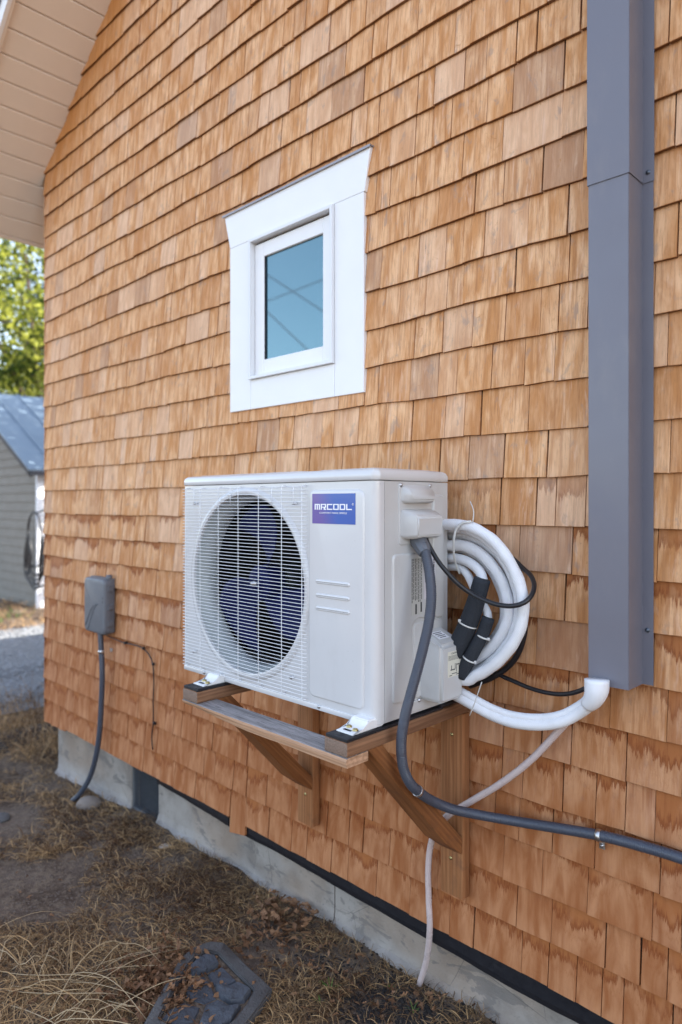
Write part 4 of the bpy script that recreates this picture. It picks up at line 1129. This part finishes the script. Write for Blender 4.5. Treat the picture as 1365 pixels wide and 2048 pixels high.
tp = [(212, 1270, 1.76), (230, 1278, 1.762), (250, 1286, 1.768), (270, 1290, 1.775), (288, 1298, 1.777), (300, 1312, 1.777), (306, 1330, 1.777), (308, 1360, 1.777), (307, 1400, 1.775), (307, 1446, 1.774), (304, 1475, 1.774), (306, 1500, 1.772)]
tube('cable', pxpath(tp), .0030, M_cable, tc, n=6, step=.02)
for px, py, D in ((250, 1286, 1.768), (287, 1297, 1.777), (306, 1328, 1.777), (308, 1447, 1.774)):
    q = at(px, py, D - .004); box('cable_clip', (q.x - .007, q.y - .004, q.z - .007), (q.x + .007, -.0195, q.z + .007), M_cable, tc, .002)

# ================================================================== GROUND OBJECTS
def blob(name, c, rx, ry, rz, mat, seed, label, cat, group=None, rot=0, amp=.12, sub=3):
    t_ = bmesh.new(); bmesh.ops.create_icosphere(t_, subdivisions=sub, radius=1)
    for v in t_.verts:
        k = 1 + amp * noise.noise(v.co * 1.4 + Vector((seed, 0, 0))); v.co = Vector((v.co.x * rx * k, v.co.y * ry * k, v.co.z * rz * k))
    bmesh.ops.rotate(t_, verts=t_.verts, matrix=Matrix.Rotation(rot, 3, 'Z')); 
    me = bpy.data.meshes.new(name)
    for f in t_.faces: f.smooth = True
    t_.to_mesh(me); t_.free(); o = link(name, me, mat, None, loc=c); return tag(o, label, cat, group)
p = on_z(178, 1628, -.115); blob('rock', (p.x, p.y, -.060), .066, .05, .04, M_stone, 4, 'smooth rounded grey brown rock lying at the foot of the hanging conduit', 'rock', 'stones lying in the dirt', rot=.8)
for i, (px, py, s_, lb) in enumerate(((4, 1633, .06, 'flat dark grey stone half sunk in the dirt at the left edge'), (330, 1695, .028, 'small whitish stone near the foundation below the vent'), (245, 1962, .0, ''))):
    if s_:
        p = on_z(px, py, gbase(on_z(px, py, -.05).x, 0)); blob('rock', (p.x, p.y, gz(p.x, p.y) + s_ * .12), s_, s_ * .7, s_ * .3, M_pav if i == 0 else plain('pale_stone', (.48, .45, .42), .8), 9 + i, lb, 'rock', 'stones lying in the dirt', rot=i)
# dark dirt bank between the yard and the gravel
n = 40; V = []
for i in range(n + 1):
    t = i / n; x = -5.15 - .25 * t; y = -2.6 + 5.2 * t
    for k in range(9):
        u = k / 8 * 2 - 1; h = .085 * max(0, 1 - u * u) * (.8 + .6 * noise.noise(Vector((x * 3 + u, y * 3, 4)))) + noise.noise(Vector((x * 12 + u * 4, y * 12, 4))) * .02
        V.append((x + u * .30, y, gz(x + u * .30, y) - .02 + h))
Fc = [(i * 9 + k, i * 9 + k + 1, (i + 1) * 9 + k + 1, (i + 1) * 9 + k) for i in range(n) for k in range(8)]
M_dsoil = plain('dark_bank_soil', (.035, .028, .024), .95, var=.5, scale=14, bump=1, bscale=30, bdist=.03)
mesh('dirt_bank', V, Fc, M_dsoil, smooth=True, kind='structure')
# stepping stone slab: concrete rim with inset slate pieces
sz = .0
pv = thing('stepping_stone', 'old grey paving slab with a raised rim and broken slate inlay, half buried in leaves', 'paving slab', tuple(on_z(440, 1970, 0)))
def gp3(px, py, z_): return on_z(px, py, z_)
zt = .024
rim = [gp3(x, y, zt) for x, y in ((358, 1918), (382, 1896), (420, 1881), (450, 1884), (490, 1925), (545, 1975), (520, 2012), (490, 2050), (430, 2100), (340, 2080), (285, 2050))]
inn = [gp3(x, y, zt) for x, y in ((376, 1930), (392, 1912), (415, 1900), (436, 1905), (468, 1938), (508, 1978), (495, 2004), (470, 2036), (425, 2072), (355, 2056), (318, 2036))]
bm = bmesh.new(); A = [bm.verts.new(v) for v in rim]; B = [bm.verts.new(v) for v in inn]; C_ = [bm.verts.new((v.x, v.y, v.z - .07)) for v in rim]; D_ = [bm.verts.new((v.x, v.y, v.z - .012)) for v in inn]
n_ = len(rim)
for i in range(n_):
    j = (i + 1) % n_; bm.faces.new((A[i], A[j], B[j], B[i])); bm.faces.new((A[i], C_[i], C_[j], A[j])); bm.faces.new((B[i], B[j], D_[j], D_[i]))
bmesh.ops.recalc_face_normals(bm, faces=bm.faces)
bmesh.ops.bevel(bm, geom=[e for e in bm.edges if abs(e.verts[0].co.z - zt) < 1e-4 and abs(e.verts[1].co.z - zt) < 1e-4 and len(e.link_faces) == 2], offset=.005, segments=2, affect='EDGES')
from_bm('rim', bm, M_pav, pv, smooth=60)
bm = bmesh.new(); bm.faces.new([bm.verts.new((v.x, v.y, v.z - .014)) for v in inn]); from_bm('bed', bm, M_soil, pv)
pieces = [[(380, 1932), (394, 1915), (414, 1904), (432, 1908), (440, 1925), (412, 1940), (385, 1948)], [(415, 1943), (444, 1928), (464, 1944), (474, 1958), (455, 1966), (428, 1966)], [(430, 1970), (458, 1969), (478, 1962), (504, 1980), (490, 1998), (462, 2004), (440, 1990)],
          [(360, 1952), (386, 1952), (410, 1946), (424, 1968), (434, 1992), (410, 2003), (372, 1990)], [(324, 2030), (342, 2012), (368, 1998), (402, 2008), (390, 2036), (350, 2046)], [(410, 2008), (436, 1998), (458, 2010), (484, 2006), (466, 2034), (424, 2064), (398, 2040)]]
for i, pc_ in enumerate(pieces):
    pts = [gp3(x, y, zt) for x, y in pc_]; c = sum(pts, Vector()) / len(pts); bm = bmesh.new(); r_ = random.Random(i)
    dz = r_.uniform(-.010, .004)
    up_ = [bm.verts.new((v.x + (c.x - v.x) * .10, v.y + (c.y - v.y) * .10, zt + dz + r_.uniform(-.004, .004))) for v in pts]; lo = [bm.verts.new((v.x, v.y, zt - .016)) for v in pts]
    ct = bm.verts.new((c.x, c.y, zt + dz + .003))
    for k in range(len(pts)):
        j = (k + 1) % len(pts); bm.faces.new((up_[k], up_[j], ct)); bm.faces.new((lo[k], lo[j], up_[j], up_[k]))
    bmesh.ops.subdivide_edges(bm, edges=bm.edges, cuts=2, use_grid_fill=True)
    for v in bm.verts: v.co.z += noise.noise(v.co * 30) * .004
    from_bm('slate_piece', bm, M_slate, pv)

# --- straw, leaves and sprigs
def colmesh(name, V, Fc, C, mat, kind='stuff'):
    me = bpy.data.meshes.new(name); me.from_pydata(V, [], Fc)
    ca = me.color_attributes.new('rnd', 'FLOAT_COLOR', 'POINT'); ca.data.foreach_set('color', np.array([(c, c, c, 1) for c in C], dtype=np.float32).ravel())
    return link(name, me, mat, None, kind)
rg = random.Random(11)
def bare(x, y):
    p = project((x, y, gz(x, y)))
    if not p: return 0
    k = 0
    for cx_, cy_, rx_, ry_, s_ in ((60, 1790, 130, 80, 1), (130, 1745, 70, 25, 1), (20, 1640, 80, 35, 1), (160, 1720, 60, 20, .9), (470, 1960, 75, 70, .9), (800, 2030, 120, 60, .8), (60, 1400, 120, 30, .7), (330, 1665, 60, 20, .5)):
        d = ((p[0] - cx_) / rx_) ** 2 + ((p[1] - cy_) / ry_) ** 2
        if d < 1: k = max(k, s_ * min(1, (1 - d) * 2.2))
    return k
V = []; Fc = []; C = []
def strand(x, y, L, a, lift, w_, c, curl):
    b = len(V); ns = 4; z0 = gz(x, y) + rg.uniform(0, .010); ca, sa = math.cos(a), math.sin(a)
    for k in range(ns + 1):
        t = k / ns; s_ = L * t; side = curl * L * (t * t); h = lift * L * math.sin(t * math.pi * .8) + .003
        px = x + ca * s_ - sa * side; py = y + sa * s_ + ca * side
        gzz = z0 + h; ww_ = w_ * (1 - .6 * t)
        V.append((px - sa * ww_, py + ca * ww_, gzz)); V.append((px + sa * ww_, py - ca * ww_, gzz + ww_ * .8)); C.extend((c, c))
    for k in range(ns): Fc.append((b + 2 * k, b + 2 * k + 1, b + 2 * k + 3, b + 2 * k + 2))
def put(n, reg, Lr, wr, liftr, clump=True):
    done = 0; tries = 0
    while done < n and tries < n * 6:
        tries += 1; x, y = reg()
        if y > .03 and x > X0 - .02: continue
        if clump and noise.noise(Vector((x * 3.3, y * 3.3, 2))) + noise.noise(Vector((x * 9, y * 9, 5))) * .6 < rg.uniform(-.55, .25): continue
        if rg.random() < bare(x, y): continue
        fld = noise.noise(Vector((x * 2.1, y * 2.1, 8))) * 6
        cl = min(1, max(0, .08 + noise.noise(Vector((x * 2.6, y * 2.6, 12))) * .6 + rg.random() ** 2.0 * .95))
        strand(x, y, rg.uniform(*Lr), fld + rg.gauss(0, 2.2), rg.uniform(*liftr), rg.uniform(*wr), cl, rg.uniform(-.5, .5)); done += 1
put(40000, lambda: (rg.uniform(-3.3, -.6), rg.uniform(-1.55, .05)), (.015, .065), (.0007, .0018), (0, .4))
put(26000, lambda: (rg.uniform(-6.3, -3.0), rg.uniform(-2.0, .6)), (.02, .09), (.0010, .0025), (0, .5))
put(3000, lambda: (rg.uniform(-6.3, -4.6), rg.uniform(-1.6, .9)), (.10, .30), (.0010, .0022), (.3, .9))
put(1500, lambda: (rg.uniform(-2.6, -1.2), rg.uniform(-1.5, -.75)), (.08, .26), (.0008, .0017), (.02, .25), False)
put(2500, lambda: (rg.uniform(-12.5, -9.6), rg.uniform(-1.5, 4)), (.06, .22), (.002, .004), (.2, .8))
o = colmesh('straw', V, Fc, C, M_straw); tag(o, 'dry yellow brown straw and dead grass lying over the yard', 'dry grass')
# long pale stalks arching over the lower left
sk = thing('dead_stalk', 'tangle of long pale dead stalks arching over the ground in the lower left', 'dead stalks', tuple(on_z(120, 1960, 0)))
for i in range(34):
    x0p, y0p = rg.uniform(-80, 230), rg.uniform(1900, 2060); a_ = rg.choice([rg.uniform(-.6, .4), rg.uniform(-.3, .2), rg.uniform(-1.3, 1.3)]); L_ = rg.uniform(60, 300); bend = rg.uniform(-50, 50); hh = rg.uniform(.0, .07)
    pts = []
    for k in range(6):
        t = k / 5; px = x0p + L_ * t * math.cos(a_); py = y0p + L_ * t * math.sin(a_) + bend * t * (1 - t) * 2 + rg.uniform(-5, 5)
        q = on_z(px, py, .01); q.z = gz(q.x, q.y) + .010 + hh * math.sin(t * 3.0); pts.append(q)
    tube('stalk', pts, rg.uniform(.0008, .0017), plain_straw if 'plain_straw' in globals() else globals().setdefault('plain_straw', plain('pale_stalk', (.42, .31, .18), .6, var=.25, scale=9)), sk, n=5, step=.03)
# crumpled brown leaves
V = []; Fc = []; C = []
def leaf(x, y, s, lift=.0):
    """curled, lobed dead leaf"""
    b = len(V); a = rg.uniform(0, 6.28); M_ = Matrix.Rotation(a, 3, 'Z') @ Matrix.Rotation(rg.uniform(-1.3, 1.3), 3, 'X') @ Matrix.Rotation(rg.uniform(-.9, .9), 3, 'Y')
    z0 = gz(x, y) + s * .35 + lift; c = rg.random(); cr = rg.uniform(-2.6, 2.6); bend = rg.uniform(-1.5, 1.5); nu = 6
    for i in range(nu):
        u = i / (nu - 1) * 2 - 1; wd = (1 - u * u) ** .6 * (.55 + .35 * math.sin(i * 2.6 + a * 3)) * rg.uniform(.7, 1.2) + .05
        for j in range(4):
            v = j / 3 * 2 - 1; ang = v * cr * .55
            q_ = Vector((u * s * 1.3 + rg.uniform(-.08, .08) * s, math.sin(ang) / (abs(cr) * .55 + .2) * wd * s * 1.3, (1 - math.cos(ang)) * wd * s * .8 + bend * s * .3 * u * u + rg.uniform(-.12, .12) * s))
            q_ = M_ @ q_; V.append((x + q_.x, y + q_.y, z0 + q_.z)); C.append(min(1, max(0, c + rg.uniform(-.12, .12) - abs(v) * .1)))
    for i in range(nu - 1):
        for j in range(3): q = b + i * 4 + j; Fc.append((q, q + 1, q + 5, q + 4))
def leaves(n, cxp, cyp, rx_, ry_, s0, s1, lift=.02):
    for _ in range(n):
        px, py = rg.gauss(cxp, rx_), rg.gauss(cyp, ry_); q = on_z(px, py, .0)
        if q.y < .04: leaf(q.x, q.y, rg.uniform(s0, s1), rg.uniform(0, lift))
leaves(620, 330, 1972, 55, 38, .007, .016, .035); leaves(420, 350, 1975, 34, 42, .007, .016, .055); leaves(170, 560, 1835, 45, 28, .009, .02, .03); leaves(120, 620, 1900, 70, 60, .007, .014)
leaves(260, 250, 2000, 120, 40, .006, .014); leaves(420, 450, 1780, 170, 90, .004, .010, .01); leaves(300, 150, 1950, 150, 60, .004, .010, .01); leaves(60, 800, 2010, 80, 30, .006, .012)
o = colmesh('dead_leaves', V, Fc, C, M_leafd); tag(o, 'crumpled brown dead leaves piled round the paving slab', 'dead leaves')
# dark soil crumbs near the wall foot at the bottom right
o = stones('soil_crumbs', 2600, lambda r: (r.gauss(-1.35, .22), min(.05, r.gauss(-.14, .11))), (.003, .011), plain('dark_soil', (.022, .018, .016), .95, var=.4), 8); tag(o, 'dark damp soil crumbs at the foot of the foundation', 'soil')
o = stones('soil_crumbs', 16000, lambda r: (r.uniform(-5.8, -1.2), r.uniform(-1.6, .04)), (.0015, .0085), plain('brown_crumbs', (.12, .09, .07), .95, var=.5, scale=40), 18); tag(o, 'small brown dirt clods scattered through the straw', 'dirt')
# green sprigs
for i, (px, py, h_, lb) in enumerate(((662, 1975, .05, 'small green grass sprig growing left of the drain hose end'), (826, 2020, .035, 'tiny green seedling right below the end of the drain hose'), (640, 2000, .03, 'tiny green shoot in dark soil at the bottom of the yard'), (782, 1968, .02, 'tiny green shoot against the foundation left of the drain hose'), (12, 1235, .16, 'tuft of green grass beside the shed wall'))):
    far = i == 4; q = on_z(px, py, -.16 if far else .0); V = []; Fc = []; C = []
    for k in range(26 if far else 9):
        a = rg.uniform(0, 6.28); L_ = h_ * rg.uniform(.6, 1.3); b = len(V); sp_ = .5 if far else .006
        ox, oy = q.x + rg.uniform(-sp_, sp_), q.y + rg.uniform(-sp_, sp_) * .6; c = rg.random()
        for t in (0, .5, 1):
            w_ = (.0022 if not far else .008) * (1 - .8 * t); r_ = L_ * t * .7
            V += [(ox + math.cos(a) * r_ - math.sin(a) * w_, oy + math.sin(a) * r_ + math.cos(a) * w_, gz(ox, oy) + L_ * (t - .35 * t * t)), (ox + math.cos(a) * r_ + math.sin(a) * w_, oy + math.sin(a) * r_ - math.cos(a) * w_, gz(ox, oy) + L_ * (t - .35 * t * t))]; C += [c, c]
        Fc += [(b, b + 1, b + 3, b + 2), (b + 2, b + 3, b + 5, b + 4)]
    o = colmesh('grass_sprig', V, Fc, C, M_green, 'stuff' if far else None); tag(o, lb, 'plant', 'small green shoots')

# ================================================================== SHED
shed = thing('garden_shed', 'grey clapboard shed with a blue metal roof behind the left corner of the house', 'shed', (-13, 4, -.17))
SX, SY = at(75, 1100, 4.62).x, CAM.y + 4.62
SZ0 = -.25; SE = 2.17; SW = 5.6; pit = .538
RXs = SX - SW / 2 + 0; 
def srake(x): return SE + pit * min(SX + .12 - x, x - (SX - SW - .12))
bm = bmesh.new(); bm_prism(bm, [(SX - SW, SZ0), (SX - .02, SZ0), (SX - .02, srake(SX)), (SX - SW / 2, srake(SX - SW / 2) - .05), (SX - SW, srake(SX - SW))], XZ, SY + .02, SY + 6)
from_bm('wall', bm, M_shed2, shed)
zz = SZ0; bh = .155
while zz < srake(SX - SW / 2) - .1:
    half = 0
    zt_ = zz + bh
    k = max(0, (zt_ - srake(SX) + .1) / pit)
    xa, xb = SX - SW + k, SX - .03 - k
    if xb - xa > .2:
        bm = bmesh.new(); bm_prism(bm, [(0, zz), (0, zt_ - .002), (.010, zt_ - .002), (.026, zz)], lambda u, v, d: (d, SY + .02 - u, v), xa, xb)
        from_bm('clapboard', bm, M_shed, shed)
    zz += bh
M_cb = plain('white_corner_board', (.74, .76, .82), .6, var=.04)
box('corner_board', (SX - .03, SY - .012, SZ0), (SX + .02, SY + .10, SE + .02), M_cb, shed)
def shed_roof(mirror):
    xr = SX - SW / 2
    def X_(x): return 2 * xr - x if mirror else x
    o = []
    npan = 14
    for i in range(npan):
        y0, y1 = SY - .22 + i * .48, SY - .22 + (i + 1) * .48 - .004
        bm = bmesh.new(); xe = SX + .22; ze = SE - pit * .10
        pts = [(xe, ze), (xr, ze + pit * (xe - xr)), (xr, ze + pit * (xe - xr) + .03), (xe, ze + .03)]
        A = [bm.verts.new((X_(x), y0, z_)) for x, z_ in pts]; B = [bm.verts.new((X_(x), y1, z_)) for x, z_ in pts]
        bm.faces.new(A); bm.faces.new(B[::-1])
        for k in range(4): bm.faces.new((A[k], B[k], B[(k + 1) % 4], A[(k + 1) % 4]))
        pan = from_bm('roof_panel', bm, M_shroof, shed)
        bm = bmesh.new(); pts2 = [(xe, ze + .03), (xr, ze + pit * (xe - xr) + .03), (xr, ze + pit * (xe - xr) + .055), (xe, ze + .055)]
        bm_prism(bm, [(X_(x), z_) for x, z_ in pts2], XZ, y1 - .035, y1 - .006); from_bm('roof_seam', bm, M_shroof, shed)
shed_roof(False); shed_roof(True)
bm = bmesh.new(); xe = SX + .215; ze = SE - pit * .10
bm_prism(bm, [(xe, ze - .11), (xe, ze - .005), (SX - SW / 2, ze + pit * (xe - SX + SW / 2) - .005), (SX - SW / 2, ze + pit * (xe - SX + SW / 2) - .11)], XZ, SY - .20, SY - .17)
from_bm('barge_board', bm, plain('dark_barge', (.035, .028, .028), .7), shed)
box('gutter', (SX + .16, SY - .2, ze - .07), (SX + .235, SY + 6, ze - .004), plain('dark_gutter', (.04, .045, .06), .5), shed)
# coiled black hose hanging at the shed corner
hc = thing('garden_hose', 'black garden hose hanging in long loops on the corner of the shed', 'hose', tuple(at(70, 1030, 4.5)))
for i, (l_, r2, bot) in enumerate(((50, 84, 1168), (53, 88, 1160), (57, 92, 1150), (60, 86, 1135), (56, 80, 1178), (62, 95, 1175))):
    D = 4.50 - i * .012
    tube('hose_loop', catmull(pxpath([(70, 1024, D), (62, 1030, D), (57 - i % 2, 1060, D), (l_ + 1, 1100, D), (l_, 1140, D), (l_ + 8, bot - 6, D), (72, bot, D), (r2 - 2, bot - 10, D), (r2, 1120, D), (84, 1070, D), (78, 1035, D), (70, 1024, D)]), .06), .016, M_cable, hc, n=7, raw=True)
tube('hose_loop', pxpath([(68, 1026, 4.47), (80, 1024, 4.47), (95, 1016, 4.47)]), .016, M_cable, hc, n=7, step=.06)

# ================================================================== TREES
def tree(name, base, H_, crown, nleaf, leafs, seed, label, limbs=7, group=None, clumps=60, tr=.22, lean=(0, 0)):
    r = random.Random(seed); t = thing(name, label, 'tree', base, 'leafy trees beyond the house')
    V = []; Fc = []; B = Vector(base); cc = B + Vector((lean[0], lean[1], crown[2]))
    def addt(pts, r0, r1):
        path_ = catmull(pts, .35); n_ = len(path_)
        v, f = tube_geo(path_, lambda s, i: r0 + (r1 - r0) * i / max(1, n_ - 1), 8); b = len(V); V.extend(v); Fc.extend([tuple(b + i for i in q) for q in f])
    fork = B + Vector((lean[0] * .3, lean[1] * .3, H_ * .28))
    addt([B - Vector((0, 0, .3)), B + (fork - B) * .5 + Vector((r.uniform(-.1, .1), r.uniform(-.1, .1), 0)), fork], tr, tr * .7)
    ends = []
    for i in range(limbs):
        a = 2 * math.pi * i / limbs + r.uniform(-.4, .4); el = r.uniform(.2, 1.2)
        e = cc + Vector((math.cos(a) * math.cos(el) * crown[0] * .75, math.sin(a) * math.cos(el) * crown[0] * .75, math.sin(el) * crown[1] * .7))
        mid = (fork + e) / 2 + Vector((r.uniform(-.4, .4), r.uniform(-.4, .4), r.uniform(.1, .6))); addt([fork, mid, e], tr * .5, .03); ends += [mid, e]
        for _ in range(3):
            m2 = mid + (e - mid) * r.random(); e2 = m2 + Vector((r.uniform(-1, 1), r.uniform(-1, 1), r.uniform(-.2, 1))) * crown[0] * .35; addt([m2, (m2 + e2) / 2 + Vector((0, 0, .1)), e2], tr * .2, .012); ends.append(e2)
    if seed == 5:
        for pts, ra, rb in (([(86, 830, 8.3), (78, 770, 8.3), (58, 700, 8.2), (30, 655, 8.1), (-20, 630, 8.0)], .17, .08), ([(60, 705, 8.2), (40, 745, 8.1), (15, 700, 8.0), (-30, 690, 8.0)], .07, .04), ([(30, 655, 8.1), (45, 610, 8.1), (60, 560, 8.1)], .06, .03)):
            addt(pxpath(pts), ra, rb)
    mesh('trunk', V, Fc, M_bark, t, smooth=True)
    cl = []
    for _ in range(clumps):
        d = Vector((r.gauss(0, 1), r.gauss(0, 1), r.gauss(0, 1))).normalized() * (r.random() ** .45)
        cl.append((cc + Vector((d.x * crown[0], d.y * crown[0], d.z * crown[1])), r.uniform(.35, .9) * crown[0] * .3))
    cl += [(e, crown[0] * .22) for e in ends]
    g = np.random.default_rng(seed); idx = g.integers(0, len(cl), nleaf)
    cen = np.array([list(c[0]) for c in cl])[idx]; rad = np.array([c[1] for c in cl])[idx]
    P = cen + np.clip(g.normal(size=(nleaf, 3)), -1.6, 1.6) * rad[:, None] * .6
    u = g.normal(size=(nleaf, 3)); u /= np.linalg.norm(u, axis=1)[:, None]; v = np.cross(u, g.normal(size=(nleaf, 3))); v /= np.linalg.norm(v, axis=1)[:, None]
    s = g.uniform(*leafs, nleaf)[:, None]; fold = np.cross(u, v) * s * .25
    Q = np.stack([P - u * s, P + v * s * .55 + fold, P + u * s, P - v * s * .55 + fold], 1).reshape(-1, 3) - np.array(base)
    me = bpy.data.meshes.new('crown'); me.from_pydata(Q.tolist(), [], [(4 * i, 4 * i + 1, 4 * i + 2, 4 * i + 3) for i in range(nleaf)])
    ca = me.color_attributes.new('rnd', 'FLOAT_COLOR', 'POINT'); cq = g.random(len(cl)) ** 2.3; c = np.repeat(np.clip(cq[idx] + g.normal(0, .14, nleaf), 0, 1), 4); ca.data.foreach_set('color', np.stack([c, c, c, c * 0 + 1], 1).astype(np.float32).ravel())
    link('crown', me, M_leafy, t)
    return t
q = at(70, 900, 8.5); tree('leafy_tree', (q.x + 1.2, q.y, -.2), 9, (4.0, 3.4, 6.6), 15000, (.06, .12), 5, 'large yellow green tree rising behind the shed roof', clumps=46)
q = at(0, 900, 14); tree('leafy_tree', (q.x - 2, q.y + 1, -.2), 11, (5.0, 4.0, 6.5), 16000, (.07, .13), 6, 'darker leafy tree farther behind the yellow green one', clumps=60)
tree('leafy_tree', (-8.4, 6.4, -.2), 9, (3.3, 3.0, 6.3), 13000, (.07, .12), 8, 'leafy tree on the far side of the house shading the shed', clumps=40)

# ================================================================== OVERHEAD WIRES (seen mirrored in the pane)
def mirrored(px, py, D): q = at(px, py, D); return Vector((q.x, -q.y, q.z))
for i, (a, b, D, lb) in enumerate((((540, 553), (649, 624), 10, 'overhead wire falling to the right in the window reflection'), ((540, 600.6), (649, 558.6), 11, 'overhead wire rising to the right in the window reflection'), ((540, 628), (618, 702), 9, 'lowest overhead wire in the window reflection, cutting the pane corner'))):
    A, B = mirrored(*a, D), mirrored(*b, D); d = (B - A).normalized()
    V, Fc = tube_geo([A - d * 9, A, B, B + d * 9], .015, 6)
    o = mesh('overhead_wire', V, Fc, M_cable, None, smooth=True); tag(o, lb, 'wire', 'overhead wires mirrored in the window')
